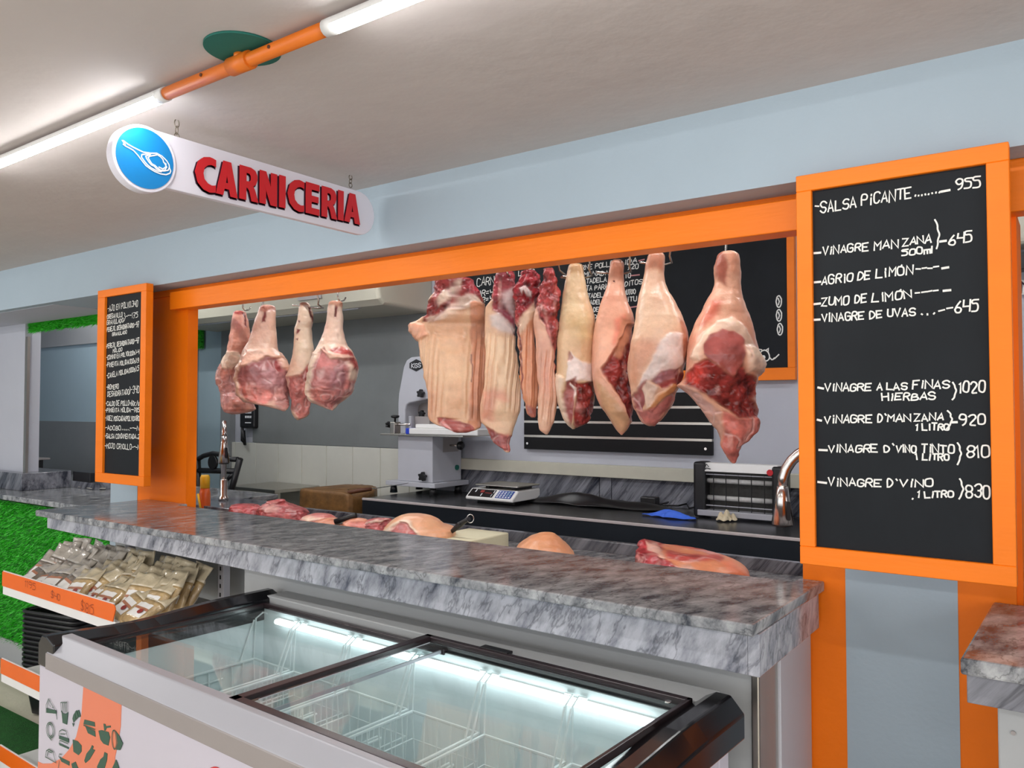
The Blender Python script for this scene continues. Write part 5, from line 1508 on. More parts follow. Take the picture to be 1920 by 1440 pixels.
# rail and hooks
RZ = 2.235
t = thing('hanging_rail', 'steel rail behind the orange lintel carrying the meat hooks', 'rail', (-1.5, MEAT_Y, RZ))
MB().tube([(P(380, 570, Y=MEAT_Y).x, MEAT_Y, RZ), (P(1560, 440, Y=MEAT_Y).x, MEAT_Y, RZ)], .014, 12).build('rail_tube', M['steel'], t)
for px in (385, 760, 1520):
    x = P(px, 520, Y=MEAT_Y).x
    MB().tube([(x, MEAT_Y, RZ), (x, MEAT_Y, 2.9)], .008, 8).build('hanger', M['steel'], t)
def hook(px, py, label, side=1, tip=None):
    """an S-hook whose lower bend sits at the pixel, hung over the rail"""
    b = P(px, py, Y=MEAT_Y - .03)
    pts = []
    for k in range(9):
        a = math.pi * (k / 8)
        pts.append(Vector((b.x, MEAT_Y + .02 * math.cos(a) * -1, RZ + .019 + .02 * math.sin(a) - .004)))
    pts = [Vector((b.x, MEAT_Y + .021, RZ - .01))] + pts[::-1]
    pts += [Vector((b.x, MEAT_Y - .022, RZ - .02)), Vector((b.x, MEAT_Y - .03, (RZ + b.z) / 2)), Vector((b.x, MEAT_Y - .036, b.z + .02)), Vector((b.x + .002 * side, MEAT_Y - .036, b.z)), Vector((b.x + .004 * side, MEAT_Y - .025, b.z - .012)),
            Vector((b.x + .006 * side, MEAT_Y - .0, b.z - .006)), Vector((b.x + .008 * side, MEAT_Y + .01, b.z + .01))]
    if tip:
        e = P(tip[0], tip[1], Y=MEAT_Y - .02)
        top = [p for p in pts if p.z > RZ - .03]
        pts = top + [Vector((b.x, MEAT_Y - .01, (RZ + b.z) / 2)), Vector((b.x, MEAT_Y, b.z + .03)), Vector((b.x - .004 * (1 if e.x < b.x else -1), MEAT_Y, b.z + .006)), b * .8 + e * .2 + Vector((0, .09, -.006)), (b + e) / 2 + Vector((0, .1, -.006)), b * .15 + e * .85 + Vector((0, .07, 0)), e]
    o = MB().tube(pts, .0042, 8).build('meat_hook', M['hook'])
    return tag(o, label, 'hook', 'steel meat hooks on the rail')

def cut(ox, oy, s): return lambda pts: pts
# ---- four legs on the left (crop 370,520 at 3.13)
A4 = (370, 520, 3.13)
hang_piece('pork_ham', 'leftmost hanging pork leg, partly behind its larger neighbour', 'meat', *A4,
    [(195, 215, 270), (205, 206, 286), (300, 200, 312), (380, 190, 318), (450, 165, 290), (500, 140, 280), (560, 112, 262), (620, 106, 255), (680, 132, 262), (740, 134, 330), (775, 145, 345), (795, 165, 300), (804, 190, 240)],
    [.04, .05, .06, .08, .1, .11, .1, .08, .05], (222, 160, 138),
    [((204, 138, 122), [(90, 520), (270, 470), (300, 600), (270, 820), (90, 820)], 10, 0, .35), (FAT, [(140, 470), (180, 445), (250, 440), (260, 500), (200, 540), (140, 530)], 6, .008, .15),
     ((212, 132, 122), [(200, 240), (260, 260), (250, 330), (215, 300)], 14, 0, 0, .6), (DARK, [(262, 205), (284, 210), (292, 300), (278, 290)], 4, -.004, .2), (RED, [(205, 195), (270, 195), (270, 212), (205, 215)], 4, 0, .3),
     ((182, 116, 112), [(240, 560), (330, 690), (345, 780), (240, 700)], 14, 0, .4), (MEMB, [(150, 600), (230, 560), (230, 700), (170, 780), (140, 700)], 16, 0, .4)], Y=2.86, seed=3, bumps=.006)
hang_piece('pork_ham', 'big pale pork leg second from the left with a broad red cut face', 'meat', *A4,
    [(162, 375, 445), (175, 362, 460), (220, 352, 461), (300, 322, 461), (380, 296, 466), (430, 266, 478), (480, 248, 512), (530, 232, 545), (600, 219, 548), (650, 226, 545), (700, 243, 538), (735, 285, 532), (758, 400, 528), (775, 470, 526), (786, 500, 520)],
    [.045, .06, .07, .09, .12, .14, .14, .12, .07], (228, 190, 168),
    [((182, 116, 112), [(290, 520), (400, 470), (500, 470), (548, 540), (548, 640), (520, 700), (380, 745), (270, 700), (225, 640), (225, 540)], 7, -.006, .25), ((170, 112, 112), [(240, 540), (330, 500), (380, 560), (340, 620), (240, 610)], 12, .006, .15),
     ((212, 132, 122), [(230, 640), (330, 640), (430, 660), (440, 700), (400, 745), (290, 730), (240, 690)], 8, .006, .45), ((190, 140, 140), [(380, 570), (440, 520), (520, 560), (520, 640), (420, 655), (370, 620)], 12, .004, .3),
     (DEEP, [(420, 490), (490, 480), (525, 540), (480, 555), (440, 530)], 7, -.008, .35), ((224, 182, 160), [(265, 520), (290, 440), (420, 430), (490, 440), (548, 540), (530, 560), (480, 480), (410, 470), (340, 490), (280, 525)], 6, .012, .15),
     (FAT, [(218, 600), (232, 530), (255, 500), (262, 510), (240, 560), (238, 620), (260, 690), (300, 730), (285, 738), (240, 690)], 4, .01, .05),
     ((206, 150, 140), [(440, 700), (520, 640), (548, 600), (540, 760), (500, 790), (450, 750)], 8, .004, .3), (DARK, [(382, 180), (402, 180), (395, 262), (372, 268)], 5, -.004, .2), ((184, 120, 100), [(360, 160), (460, 160), (462, 195), (355, 200)], 6, 0, .2)], Y=2.70, seed=7, bumps=.005)
hang_piece('pork_ham', 'narrow pale pork leg third from the left with cut marks', 'meat', *A4,
    [(146, 604, 650), (160, 596, 660), (200, 594, 676), (260, 582, 682), (300, 570, 672), (370, 568, 676), (420, 566, 686), (470, 558, 690), (530, 540, 690), (580, 520, 700), (640, 526, 690), (700, 540, 672), (755, 543, 670), (800, 556, 662), (822, 568, 640), (838, 582, 600)],
    [.04, .05, .06, .08, .09, .09, .08, .06, .03], (226, 196, 170),
    [((212, 132, 122), [(520, 590), (600, 575), (660, 500), (700, 500), (700, 700), (660, 800), (600, 850), (530, 750)], 7, -.006, .45), ((186, 112, 104), [(560, 640), (600, 620), (620, 700), (600, 800), (560, 780)], 10, .003, .5),
     (DARK, [(656, 175), (672, 180), (684, 260), (672, 270)], 4, -.003, .3), (DARK, [(580, 310), (605, 312), (604, 330), (582, 338)], 4, -.003, .2), (DARK, [(580, 364), (598, 366), (594, 376)], 3, 0, .2), (DARK, [(585, 255), (608, 262), (600, 275)], 3, 0, .2),
     ((160, 100, 70), [(594, 140), (662, 140), (660, 172), (594, 172)], 6, 0, .2), (RED, [(622, 545), (660, 540), (650, 600), (610, 600)], 8, 0, .4)], Y=2.80, seed=11, bumps=.004)
hang_piece('pork_ham', 'pale pork leg with an oval red cut face, rightmost of the left group', 'meat', *A4,
    [(138, 772, 848), (150, 766, 854), (200, 764, 852), (260, 758, 856), (310, 748, 857), (360, 730, 866), (400, 706, 878), (430, 690, 908), (480, 672, 934), (530, 658, 946), (580, 650, 936), (620, 647, 926), (660, 644, 918), (700, 652, 890), (740, 688, 832), (765, 740, 815), (782, 780, 806)],
    [.045, .055, .06, .08, .11, .13, .13, .11, .06], (230, 198, 176),
    [((182, 116, 112), [(690, 450), (740, 420), (800, 480), (880, 500), (900, 560), (890, 640), (850, 720), (780, 780), (700, 740), (655, 690), (658, 600), (668, 520)], 7, -.008, .25), ((176, 122, 124), [(780, 560), (860, 530), (880, 600), (840, 650), (780, 640)], 12, .005, .2),
     ((212, 132, 122), [(660, 660), (740, 650), (820, 680), (790, 770), (740, 750), (660, 720)], 8, .005, .5), (RED, [(780, 430), (850, 415), (900, 450), (944, 530), (930, 560), (880, 500), (830, 490)], 7, .004, .5), ((226, 180, 158), [(720, 425), (770, 450), (850, 460), (900, 480), (850, 488), (790, 490), (760, 470)], 5, .008, .15),
     (FAT, [(645, 640), (652, 560), (672, 490), (690, 440), (705, 450), (680, 520), (668, 600), (662, 680), (690, 735), (672, 735), (648, 690)], 4, .01, .05), ((212, 132, 122), [(880, 600), (925, 610), (900, 690), (860, 700)], 8, 0, .5),
     (DARK, [(806, 150), (826, 150), (820, 235), (806, 240)], 4, -.004, .2), ((196, 140, 112), [(764, 130), (856, 130), (854, 175), (764, 175)], 6, 0, .2)], Y=2.72, seed=13, bumps=.005)
# ---- four sides in the middle (crop 740,440 at 3.273)
A5 = (740, 440, 3.273)
hang_piece('pork_belly', 'broad wrinkled slab of pork skin hanging beside the bone saw', 'meat', *A5,
    [(262, 246, 495), (300, 245, 500), (345, 240, 520), (390, 216, 550), (440, 200, 556), (500, 180, 556), (530, 140, 556), (545, 104, 556), (570, 98, 555), (600, 108, 554), (640, 140, 554), (680, 146, 556), (740, 160, 556), (800, 170, 553), (900, 188, 548), (1000, 202, 542), (1060, 205, 537), (1120, 207, 532), (1140, 215, 528), (1160, 240, 526), (1185, 300, 520), (1205, 340, 490), (1216, 350, 470)],
    [.03, .04, .05, .055, .055, .055, .055, .05, .045, .04], (226, 182, 146),
    [(DEEP, [(200, 240), (520, 240), (560, 400), (560, 440), (480, 420), (390, 470), (300, 530), (180, 540), (170, 480), (230, 390)], 6, -.008, .8), (FAT, [(260, 400), (290, 350), (370, 320), (390, 290), (410, 290), (400, 360), (340, 400), (270, 440)], 9, .004, .3),
     (FAT, [(190, 520), (300, 480), (390, 400), (480, 370), (555, 420), (540, 440), (400, 470), (300, 530), (220, 540)], 9, .008, .25), ((150, 50, 56), [(420, 280), (500, 280), (540, 380), (450, 370)], 10, -.003, .8),
     ((228, 170, 140), [(98, 545), (190, 560), (200, 620), (140, 655), (100, 600)], 6, .014, .05), ((212, 150, 118), [(468, 420), (560, 420), (550, 900), (530, 1190), (440, 1180), (462, 900)], 4, .004, .02), ((206, 150, 120), [(200, 950), (260, 980), (260, 1140), (200, 1140)], 22, 0, 0, .6),
     ((88, 40, 36), [(466, 740), (472, 740), (470, 920), (464, 920)], 2, -.004, 0, .8), (MUS, [(270, 1128), (340, 1120), (400, 1145), (470, 1165), (500, 1195), (480, 1240), (300, 1240)], 4, -.006, .35), ((206, 120, 116), [(270, 1128), (300, 1130), (360, 1215), (340, 1215)], 4, 0, .3)],
    Y=2.72, seed=21, bumps=.0025, wrinkle=(.003, 12, .9, 560, 1140, 130, 550), sq=.45)
hang_piece('pork_belly', 'long pork side with red meat top and skin, right of the broad slab', 'meat', *A5,
    [(225, 618, 735), (300, 610, 745), (360, 604, 750), (400, 600, 752), (425, 575, 750), (445, 560, 748), (520, 555, 750), (600, 555, 742), (650, 556, 745), (700, 557, 748), (800, 552, 756), (860, 550, 762), (920, 546, 770), (1000, 534, 778), (1080, 528, 772), (1120, 527, 755), (1150, 528, 745), (1175, 560, 735), (1200, 570, 728), (1250, 585, 716), (1290, 620, 714), (1320, 660, 714), (1336, 680, 712)],
    [.03, .035, .04, .045, .045, .045, .045, .04, .03], (228, 188, 154),
    [((150, 54, 60), [(590, 215), (760, 215), (770, 640), (730, 620), (700, 560), (640, 490), (600, 470), (600, 400)], 6, -.006, .75), (WHITE, [(590, 500), (640, 480), (700, 530), (745, 590), (720, 620), (650, 600), (600, 560)], 12, .004, .15), ((214, 190, 186), [(660, 360), (730, 330), (735, 520), (690, 460)], 14, .002, .25),
     ((150, 70, 84), [(630, 440), (740, 520), (748, 570), (640, 480)], 6, -.002, .3), ((220, 140, 118), [(535, 960), (600, 950), (680, 960), (700, 1020), (620, 1010), (600, 1140), (530, 1130)], 18, 0, .1, .7), (MUS, [(560, 1170), (620, 1210), (690, 1245), (720, 1235), (715, 1340), (640, 1320), (570, 1240)], 5, -.005, .4), ((210, 120, 110), [(640, 1220), (720, 1235), (715, 1340), (660, 1300)], 8, 0, .4)],
    Y=2.74, seed=23, bumps=.0025, wrinkle=(.003, 7, 1.6, 600, 1100, 550, 760), sq=.5)
hang_piece('pork_belly', 'narrow curled pork strip, left of the two joined under one red top', 'meat', *A5,
    [(215, 780, 880), (260, 758, 895), (330, 735, 890), (420, 730, 880), (500, 745, 868), (560, 752, 864), (650, 752, 866), (750, 764, 878), (850, 770, 882), (950, 775, 882), (1000, 790, 878), (1050, 808, 870), (1100, 815, 866), (1122, 838, 864)],
    [.035, .045, .05, .045, .04, .04, .035, .025], (218, 152, 116),
    [((150, 40, 46), [(720, 200), (920, 200), (900, 440), (800, 500), (760, 600), (730, 520), (720, 400)], 6, -.004, 1.0), (WHITE, [(760, 330), (800, 318), (840, 350), (838, 385), (808, 380), (790, 345), (775, 370)], 5, .008, .3), ((232, 196, 166), [(760, 520), (860, 420), (868, 480), (780, 620), (755, 620)], 10, .004, .05),
     ((130, 60, 50), [(755, 560), (770, 560), (790, 1000), (775, 960)], 4, -.003, .3), ((196, 120, 104), [(800, 1040), (870, 1060), (862, 1130), (815, 1110)], 8, 0, .3)],
    Y=2.72, seed=27, bumps=.003, wrinkle=(.0032, 3, .5, 560, 1080, 750, 880))
hang_piece('pork_belly', 'pale pork strip with a ragged red upper half beside the first pork leg', 'meat', *A5,
    [(205, 925, 985), (260, 900, 1000), (330, 880, 1014), (420, 874, 1016), (500, 852, 1012), (530, 850, 1010), (600, 858, 1004), (650, 866, 998), (700, 870, 992), (780, 874, 990), (850, 880, 996), (940, 884, 1000), (1000, 879, 997), (1100, 871, 986), (1150, 880, 976), (1195, 886, 958), (1215, 905, 950), (1226, 922, 944)],
    [.03, .04, .045, .045, .04, .04, .035, .025], (230, 184, 156),
    [((154, 60, 58), [(850, 195), (1030, 195), (1030, 620), (1000, 900), (980, 820), (960, 700), (920, 560), (880, 520), (865, 440)], 5, -.003, 1.0), ((206, 130, 120), [(880, 420), (920, 440), (950, 600), (960, 700), (930, 560)], 7, .004, .6), ((204, 140, 124), [(870, 640), (940, 640), (980, 900), (940, 960), (880, 860)], 30, 0, .0, .45)],
    Y=2.70, seed=29, bumps=.003, wrinkle=(.003, 3, .8, 700, 1180, 870, 990))
# ---- four legs on the right (crop 1020,440 at 3.27)
A6 = (1020, 440, 3.27)
hang_piece('pork_ham', 'yellowish pork leg with a white fat edged red end, leftmost of the right group', 'meat', *A6,
    [(180, 150, 238), (230, 140, 246), (300, 124, 256), (360, 114, 266), (420, 107, 282), (480, 99, 302), (520, 95, 312), (560, 91, 314), (650, 82, 312), (750, 77, 306), (800, 76, 303), (860, 77, 304), (900, 80, 306), (960, 83, 308), (1000, 88, 312), (1040, 95, 305), (1080, 106, 292), (1120, 120, 284), (1150, 138, 276), (1175, 160, 240), (1192, 176, 200)],
    [.045, .055, .07, .09, .1, .1, .09, .08, .05], (222, 186, 146),
    [((206, 174, 120), [(150, 540), (260, 520), (290, 640), (200, 680)], 40, 0, 0, .6), (WHITE, [(168, 740), (230, 790), (310, 800), (312, 910), (240, 900), (170, 895), (140, 900), (148, 800)], 6, .004, .15), ((196, 140, 120), [(160, 735), (190, 770), (170, 790), (148, 790)], 5, -.004, .2),
     (MUS, [(140, 900), (200, 880), (215, 960), (190, 1000), (170, 1190), (120, 1090), (122, 1010)], 5, -.005, .25), (DEEP, [(170, 905), (240, 915), (312, 900), (316, 960), (300, 1060), (280, 1170), (190, 1195), (180, 1100), (200, 1000), (205, 950)], 6, -.01, .9),
     (WHITE, [(165, 908), (205, 945), (200, 990), (185, 1010), (190, 960), (160, 920)], 4, .003, .2), (FAT, [(76, 850), (128, 880), (118, 1000), (130, 1090), (180, 1192), (150, 1180), (90, 1040)], 6, .008, .03), ((180, 132, 84), [(150, 175), (240, 175), (238, 250), (142, 250)], 16, 0, .1, .7)], seed=31, bumps=.0035, Y=2.76)
hang_piece('pork_ham', 'slim pink pork leg seen edge on, second of the right group', 'meat', *A6,
    [(152, 420, 478), (175, 408, 490), (210, 402, 492), (250, 394, 490), (300, 390, 492), (360, 372, 498), (420, 348, 516), (490, 326, 548), (550, 308, 556), (620, 299, 556), (700, 294, 556), (780, 292, 556), (860, 296, 550), (940, 306, 548), (1000, 324, 552), (1050, 346, 556), (1090, 378, 556), (1130, 402, 540), (1170, 425, 524), (1200, 445, 508), (1228, 468, 484)],
    [.04, .05, .06, .08, .095, .1, .09, .07, .04], (230, 168, 140),
    [((220, 112, 90), [(440, 540), (500, 500), (520, 560), (440, 700), (420, 680)], 16, 0, .1, .7), (DEEP, [(520, 560), (560, 560), (560, 1120), (530, 1150), (500, 1050), (440, 960), (370, 870), (360, 830), (400, 760), (450, 690)], 7, -.012, .85), ((206, 140, 110), [(480, 520), (556, 530), (556, 620), (510, 720), (480, 760), (430, 740), (450, 660)], 10, -.002, .15),
     ((206, 160, 122), [(320, 900), (400, 960), (470, 1050), (520, 1120), (500, 1220), (440, 1200), (360, 1060)], 14, 0, .05), ((150, 84, 56), [(400, 150), (495, 150), (490, 290), (395, 280)], 24, 0, .1, .75), ((92, 36, 30), [(426, 290), (436, 290), (436, 302), (426, 302)], 2, -.002, 0)], seed=33, bumps=.003, Y=2.78)
hang_piece('pork_ham', 'large pork leg with creamy fat lower end, third of the right group', 'meat', *A6,
    [(112, 640, 742), (150, 630, 746), (200, 618, 742), (250, 608, 740), (300, 596, 748), (350, 586, 766), (400, 578, 796), (450, 571, 822), (500, 564, 848), (550, 556, 870), (600, 548, 884), (650, 534, 889), (700, 524, 888), (740, 518, 884), (790, 513, 866), (830, 513, 852), (880, 517, 846), (930, 526, 830), (980, 535, 806), (1020, 538, 800), (1060, 548, 780), (1100, 566, 752), (1130, 582, 730), (1155, 600, 700), (1174, 630, 694)],
    [.05, .06, .075, .1, .12, .12, .11, .09, .05], (226, 184, 154),
    [((196, 116, 84), [(625, 110), (750, 110), (740, 230), (615, 220)], 16, 0, .1, .7), (WHITE, [(690, 680), (760, 620), (845, 620), (840, 790), (800, 860), (690, 890), (640, 900), (600, 960), (570, 960), (620, 860), (665, 780)], 8, .006, .2), ((216, 150, 118), [(520, 680), (600, 640), (690, 680), (640, 800), (570, 930), (525, 900)], 24, 0, .05, .8),
     ((168, 116, 122), [(665, 905), (720, 850), (830, 830), (820, 880), (750, 910), (690, 922)], 6, -.004, .25), (RED, [(690, 920), (800, 890), (850, 830), (850, 900), (800, 930), (720, 940)], 5, -.004, .7), (MUS, [(535, 1000), (570, 950), (640, 895), (630, 980), (600, 1080), (555, 1070)], 5, -.006, .3), (FAT, [(600, 950), (640, 900), (700, 940), (650, 1060), (630, 1060)], 6, .006, .2),
     ((188, 130, 84), [(630, 1070), (690, 990), (760, 930), (810, 915), (800, 950), (720, 1010), (660, 1090)], 4, .008, .1), (ROSE, [(560, 1080), (630, 1075), (700, 1040), (790, 960), (800, 1020), (720, 1120), (690, 1180), (600, 1160)], 7, -.002, .4), ((206, 140, 112), [(820, 530), (890, 560), (890, 760), (850, 770), (850, 640)], 10, .0, .15)], seed=37, bumps=.0035, Y=2.72)
hang_piece('pork_ham', 'rightmost and largest pork leg with a deep red cut and a ragged flap', 'meat', *A6,
    [(102, 1080, 1178), (120, 1064, 1192), (160, 1052, 1200), (200, 1036, 1198), (235, 1038, 1204), (300, 1046, 1207), (350, 1034, 1214), (400, 1002, 1224), (450, 972, 1238), (500, 946, 1256), (550, 922, 1274), (600, 902, 1288), (650, 886, 1298), (700, 874, 1312), (750, 866, 1332), (800, 863, 1335), (840, 862, 1322), (880, 858, 1310), (905, 830, 1304), (925, 808, 1300), (945, 840, 1294), (970, 875, 1288), (1000, 905, 1288), (1060, 958, 1304), (1110, 996, 1322), (1160, 1034, 1330), (1205, 1070, 1318), (1250, 1090, 1262), (1290, 1084, 1224), (1330, 1106, 1196), (1370, 1128, 1180), (1402, 1152, 1170)],
    [.055, .07, .08, .1, .13, .15, .14, .09, .05, .035, .025], (228, 172, 142),
    [((204, 78, 56), [(950, 560), (1030, 420), (1090, 425), (1070, 500), (980, 575)], 22, 0, .05, .75), ((206, 84, 60), [(870, 740), (900, 640), (960, 600), (900, 720), (880, 800)], 20, 0, 0, .5), ((158, 74, 56), [(1030, 190), (1060, 110), (1100, 102), (1130, 200), (1120, 330), (1050, 260)], 12, 0, .1, .85), ((214, 150, 120), [(1130, 105), (1190, 110), (1200, 260), (1140, 240)], 14, 0, .05, .7),
     (FAT, [(905, 760), (960, 650), (1060, 545), (1150, 530), (1230, 590), (1300, 720), (1330, 780), (1320, 850), (1250, 850), (1220, 700), (1160, 615), (1090, 600), (1040, 620), (990, 690), (960, 780)], 9, .006, .15, .75), (MUS, [(988, 740), (992, 690), (1030, 625), (1090, 596), (1160, 612), (1220, 665), (1228, 740), (1215, 800), (1160, 872), (1090, 835), (1010, 775)], 5, .004, .12),
     (DEEP, [(850, 905), (880, 840), (930, 795), (1010, 778), (1090, 835), (1160, 872), (1215, 800), (1240, 860), (1310, 890), (1285, 1000), (1335, 1130), (1200, 1125), (1100, 1060), (1000, 985), (900, 935)], 7, -.008, 1.0), ((204, 70, 60), [(870, 860), (930, 800), (1000, 790), (990, 860), (930, 930), (860, 900)], 12, 0, .8, .8),
     ((218, 170, 150), [(800, 915), (860, 920), (940, 960), (1040, 1040), (1090, 1090), (1110, 1180), (1080, 1280), (1000, 1120), (900, 990), (820, 940)], 7, .004, .2), ((204, 118, 106), [(1095, 1080), (1200, 1125), (1335, 1120), (1330, 1210), (1250, 1270), (1180, 1400), (1140, 1390), (1085, 1290), (1110, 1180)], 8, 0, .45), (FAT, [(1225, 700), (1290, 700), (1335, 770), (1320, 860), (1260, 830)], 7, .01, .3)],
    seed=41, bumps=.004, Y=2.74, nr=260, nc=180)
hook(457, 578, 'steel hook above the leftmost pork leg'); hook(494, 578, 'steel hook above the big pale pork leg'); hook(589, 572, 'steel hook above the narrow cut-marked leg', 1, (548, 572)); hook(635, 560, 'steel hook above the rightmost leg of the left group')
hook(850, 525, 'steel hook hidden above the broad skin slab'); hook(952, 512, 'steel hook above the long pork side'); hook(1040, 508, 'steel hook above the pair of pork strips', -1, (1052, 520))
hook(1099, 505, 'steel hook above the yellowish pork leg', -1, (1054, 518)); hook(1175, 498, 'steel hook above the slim pink pork leg', -1, (1118, 510)); hook(1251, 480, 'steel hook above the creamy fat pork leg', -1, (1200, 492)); hook(1362, 490, 'steel hook piercing the rightmost pork leg')

# ------------------------------------------------------------------ cuts lying on the inner counter
def lump(name, label, c, rx, ry, h, base, spots, seed, yaw=0, n=64, m=40, rough=.6, group=None, flat=.0, z=None):
    rnd = np.random.RandomState(seed)
    th = np.linspace(0, 2 * np.pi, n, endpoint=False); vv = np.linspace(.02, 1, m)
    T, Vv = np.meshgrid(th, vv)
    rr = np.sin(Vv * np.pi / 2) ** .75
    wob = 1 + .12 * np.sin(2 * T + seed) + .08 * np.sin(3 * T + 2 * seed)
    X = rx * rr * np.cos(T) * wob; Y_ = ry * rr * np.sin(T) * wob; Z_ = h * np.cos(Vv * np.pi / 2) ** .7
    p = np.stack([X.ravel(), Y_.ravel(), Z_.ravel()], 1)
    q = p * 11 + seed * 3.3
    up = np.stack([p[:, 0] / rx ** 2, p[:, 1] / ry ** 2, p[:, 2] / h ** 2 + .2], 1); up /= np.linalg.norm(up, axis=1)[:, None]
    d = rough * (.016 * fbm(q, 4) + .008 * fbm(q * 3 + 2, 3)) * np.clip(p[:, 2] / h * 3 + .2, 0, 1)
    p = p + up * d[:, None]
    p[:, 2] = np.maximum(p[:, 2], .001)
    col = np.tile(lin3(base), (len(p), 1)) * (1 + (.1 + .25 * rough) * fbm(q * 1.5 + 4, 4))[:, None]
    if rough > .3:
        f_ = np.clip((vnoise(q * np.array([2.2, 4.5, 4.5])) - .3) * 3, 0, 1)[:, None] * .7
        col = col * (1 - f_) + lin3((226, 172, 160))[None] * f_
    for colr, cx, cy, cz, r, sft, sx in spots:       # patches of skin or cut face, in the lump's own unit space
        dd = np.sqrt(((p[:, 0] / rx - cx) / sx) ** 2 + (p[:, 1] / ry - cy) ** 2 + (p[:, 2] / h - cz) ** 2) + .06 * fbm(q * 2, 3)
        wgt = 1 / (1 + np.exp(np.clip((dd - r) / sft * 3, -30, 30)))
        col = col * (1 - wgt)[:, None] + lin3(colr)[None] * (1 + .1 * fbm(q * 2 + 7, 3))[:, None] * wgt[:, None]
    ca, sa = math.cos(yaw), math.sin(yaw)
    P2 = p.copy(); P2[:, 0] = p[:, 0] * ca - p[:, 1] * sa; P2[:, 1] = p[:, 0] * sa + p[:, 1] * ca
    fs = [(i * n + j, (i + 1) * n + j, (i + 1) * n + (j + 1) % n, i * n + (j + 1) % n) for i in range(m - 1) for j in range(n)]
    fs += [tuple(range(n)), tuple((m - 1) * n + j for j in range(n))[::-1]]
    me = bpy.data.meshes.new(name); me.from_pydata(P2.tolist(), [], fs)
    me.polygons.foreach_set('use_smooth', [True] * len(fs))
    a = me.color_attributes.new('Col', 'FLOAT_COLOR', 'POINT'); a.data.foreach_set('color', np.concatenate([col.clip(.003, .95), np.ones((len(col), 1))], 1).astype(np.float32).ravel())
    me.materials.append(M['meat']); me.update()
    o = bpy.data.objects.new(name, me); C.objects.link(o); o.location = (c.x, c.y, Z_IN if z is None else z)
    return tag(o, label, 'meat', group)
YM = 2.62
def on(px, py, Y=YM): return P(px, py, Y=Y)
C4, C5 = (370, 860, 3.623), (840, 820, 2.909)
def cut_piece(label, crop, top, y1, Y, depth, base, regions, seed, name='meat_cut', **kw):
    """a cut lying on the inner counter: top = its visible upper outline, left to right"""
    ox, oy, s = crop
    zb = P(ox + (top[0][0] + top[-1][0]) / 2 / s, oy + y1 / s, Y=Y)
    xs = [p[0] for p in top]; ys_ = [p[1] for p in top]
    peak = min(ys_); secs = []
    # grow the outline down to the counter top
    zc = Z_IN + .002
    yb = y1
    while P(ox + (xs[0] + xs[-1]) / 2 / s, oy + yb / s, Y=Y).z > zc: yb += 2
    n = 26
    for k in range(n + 1):
        y = peak + (yb - peak) * (k / n) ** 1.3
        xi = [xs[i] + (xs[i + 1] - xs[i]) * j / 12 for i in range(len(xs) - 1) for j in range(13)]
        yi = [ys_[i] + (ys_[i + 1] - ys_[i]) * j / 12 for i in range(len(xs) - 1) for j in range(13)]
        ins = [a for a, b_ in zip(xi, yi) if b_ <= y + .5]
        secs.append((y, min(ins), max(ins)))
    return hang_piece(name, label, 'meat', ox, oy, s, secs, [depth * .25, depth * .7, depth * .95, depth, depth], base, regions, Y=Y, seed=seed, nr=90, nc=150, **kw)
RR = (188, 92, 92)
def marbled(*pts): return [((172, 76, 78), [(0, 0), (2000, 0), (2000, 2000), (0, 2000)], 5, 0, .9, .75)]
cut_piece('dark pink meat pieces at the far left of the inner counter', C4, [(222, 330), (240, 308), (300, 305), (360, 318), (410, 312), (440, 330)], 360, 2.62, .10, RR, marbled(), 52, bumps=.01)
cut_piece('tall heap of marbled pink pork trimmings in front of the chopping block', C4, [(400, 350), (430, 318), (480, 290), (540, 280), (565, 275), (600, 300), (660, 322), (720, 340), (745, 368)], 400, 2.66, .14, (202, 112, 108), marbled() + [((226, 170, 156), [(430, 330), (520, 300), (560, 320), (480, 350)], 10, .006, .3), (RED, [(560, 330), (640, 330), (700, 370), (600, 380)], 14, .0, .6)], 53, bumps=.014)
cut_piece('small pink cut with white fat, right of the tall heap', C4, [(700, 412), (740, 388), (790, 372), (850, 372), (900, 380), (935, 400)], 415, 2.58, .1, (206, 124, 116), [(FAT, [(700, 400), (780, 380), (860, 392), (760, 410)], 8, .004, .3)] + marbled()[:0], 54, bumps=.008)
cut_piece('orange skinned cut left of the black bar handle', C4, [(800, 425), (850, 408), (910, 400), (960, 405), (990, 425)], 440, 2.50, .09, (222, 152, 122), [], 55)
cut_piece('orange skinned cut right of the black bar handle', C4, [(985, 430), (1040, 408), (1100, 402), (1150, 412), (1180, 440)], 450, 2.50, .09, (220, 146, 116), [(ROSE, [(1040, 420), (1160, 420), (1180, 460), (1040, 460)], 8, 0, .4)], 56)
cut_piece('red and white marbled cut left of the rounded joint', C4, [(1090, 450), (1140, 422), (1200, 405), (1260, 402), (1315, 408), (1340, 440)], 465, 2.56, .1, (196, 100, 98), marbled() + [(FAT, [(1130, 430), (1200, 412), (1300, 415), (1220, 425)], 5, .004, .2)], 57, bumps=.008)
cut_piece('rounded pork joint with orange skin and a red cut face', C4, [(1262, 478), (1290, 440), (1340, 402), (1390, 380), (1450, 374), (1520, 376), (1590, 388), (1640, 412), (1670, 440), (1700, 460), (1752, 466)], 520, 2.52, .17, (228, 168, 130), [((184, 92, 88), [(1290, 480), (1330, 440), (1380, 412), (1430, 416), (1470, 440), (1520, 520), (1500, 620), (1280, 620)], 5, -.008, .3), (FAT, [(1262, 480), (1330, 420), (1390, 398), (1440, 402), (1490, 440), (1530, 520), (1515, 520), (1470, 446), (1430, 420), (1380, 416), (1330, 444), (1285, 490)], 4, .006, .1)], 58, 'pork_joint', bumps=.003)
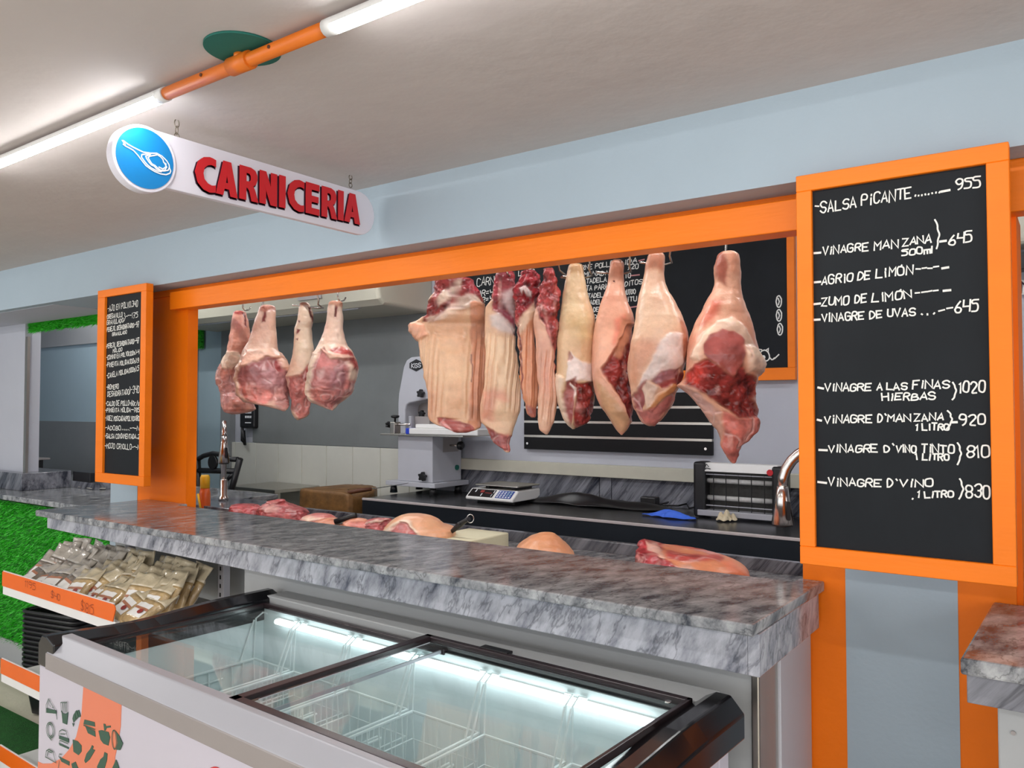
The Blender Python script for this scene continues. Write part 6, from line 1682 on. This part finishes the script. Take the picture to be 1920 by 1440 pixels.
cut_piece('smooth orange skinned joint poking up in the middle of the inner counter', C5, [(378, 592), (410, 568), (450, 542), (500, 522), (540, 517), (580, 524), (620, 555), (660, 592), (690, 632)], 632, 2.55, .15, (230, 166, 120), [], 59, 'pork_joint', bumps=.003)
cut_piece('long joint with ragged red end and orange skin near the right pillar', C5, [(1018, 590), (1040, 560), (1075, 554), (1120, 566), (1170, 582), (1230, 602), (1300, 606), (1370, 612), (1440, 624), (1500, 640), (1560, 664), (1610, 690), (1640, 720), (1645, 752)], 755, 2.50, .15, (228, 150, 106), [((160, 50, 56), [(1000, 540), (1110, 545), (1180, 580), (1160, 620), (1220, 650), (1290, 690), (1300, 900), (1000, 900)], 6, -.006, .8), ((226, 180, 160), [(1080, 560), (1150, 580), (1190, 620), (1180, 640), (1150, 610), (1090, 590)], 5, .006, .3), ((214, 160, 138), [(1270, 660), (1320, 650), (1360, 700), (1380, 900), (1290, 900)], 8, .002, .1),
    ((180, 76, 70), [(1180, 590), (1300, 606), (1440, 622), (1500, 640), (1480, 652), (1380, 640), (1270, 640), (1200, 630)], 6, .003, .5), ((226, 120, 84), [(1480, 650), (1530, 650), (1640, 720), (1640, 900), (1540, 700)], 10, 0, 0, .7)], 60, 'pork_joint', bumps=.004)
# small tools among the cuts
a, b = on(628, 978, 2.46), on(668, 966, 2.50)
t = thing('tray_handle', 'black bar handle lying across the cuts left of the rounded joint', 'handle', Vector(((a.x + b.x) / 2, 2.48, a.z - .02)))
MB().tube([a, b], .012, 8).build('bar', M['black_plastic'], t)
MB().tube([a + Vector((0, 0, -.016)), b + Vector((0, 0, -.016))], .006, 8).build('steel_edge', M['steel'], t)
pa = on(860, 1004, 2.5)
a, b = on(800, 1010, 2.62).x, on(912, 1000, 2.62).x
o = MB().box(on(835, 1000, 2.62).x, b, 2.40, 2.78, Z_IN + .001, on(880, 990, 2.78).z).build('cutting_board', M['cream_board'], None, .006)
tag(o, 'cream cutting board between the rounded joint and the marble rim', 'cutting board')
zc_ = on(880, 990, 2.78).z
k0, k1, k2 = on(843, 1000, 2.55), on(862, 984, 2.55), on(879, 972, 2.55)
t = thing('sharpening_steel', 'dark sharpening steel handle with a wire ring on the cream board', 'tool', k0)
MB().tube([k0, k0 * .6 + k1 * .4, k1, k1 * .4 + k2 * .6, k2], [.007, .01, .013, .009, .011], 10).build('handle', M['black_plastic'], t)
MB().tube([k1 + (k2 - k1).normalized().cross(UPZ) * .02, k1 - (k2 - k1).normalized().cross(UPZ) * .02], .009, 8).build('guard', M['black_plastic'], t)
rc = k2 + Vector((.008, 0, .0))
MB().tube([rc + _R * (.014 * math.cos(q)) + UPZ * (.017 * math.sin(q)) for q in [i / 14 * 6.283 for i in range(14)]], .002, 6, closed=True).build('ring', M['chrome'], t)
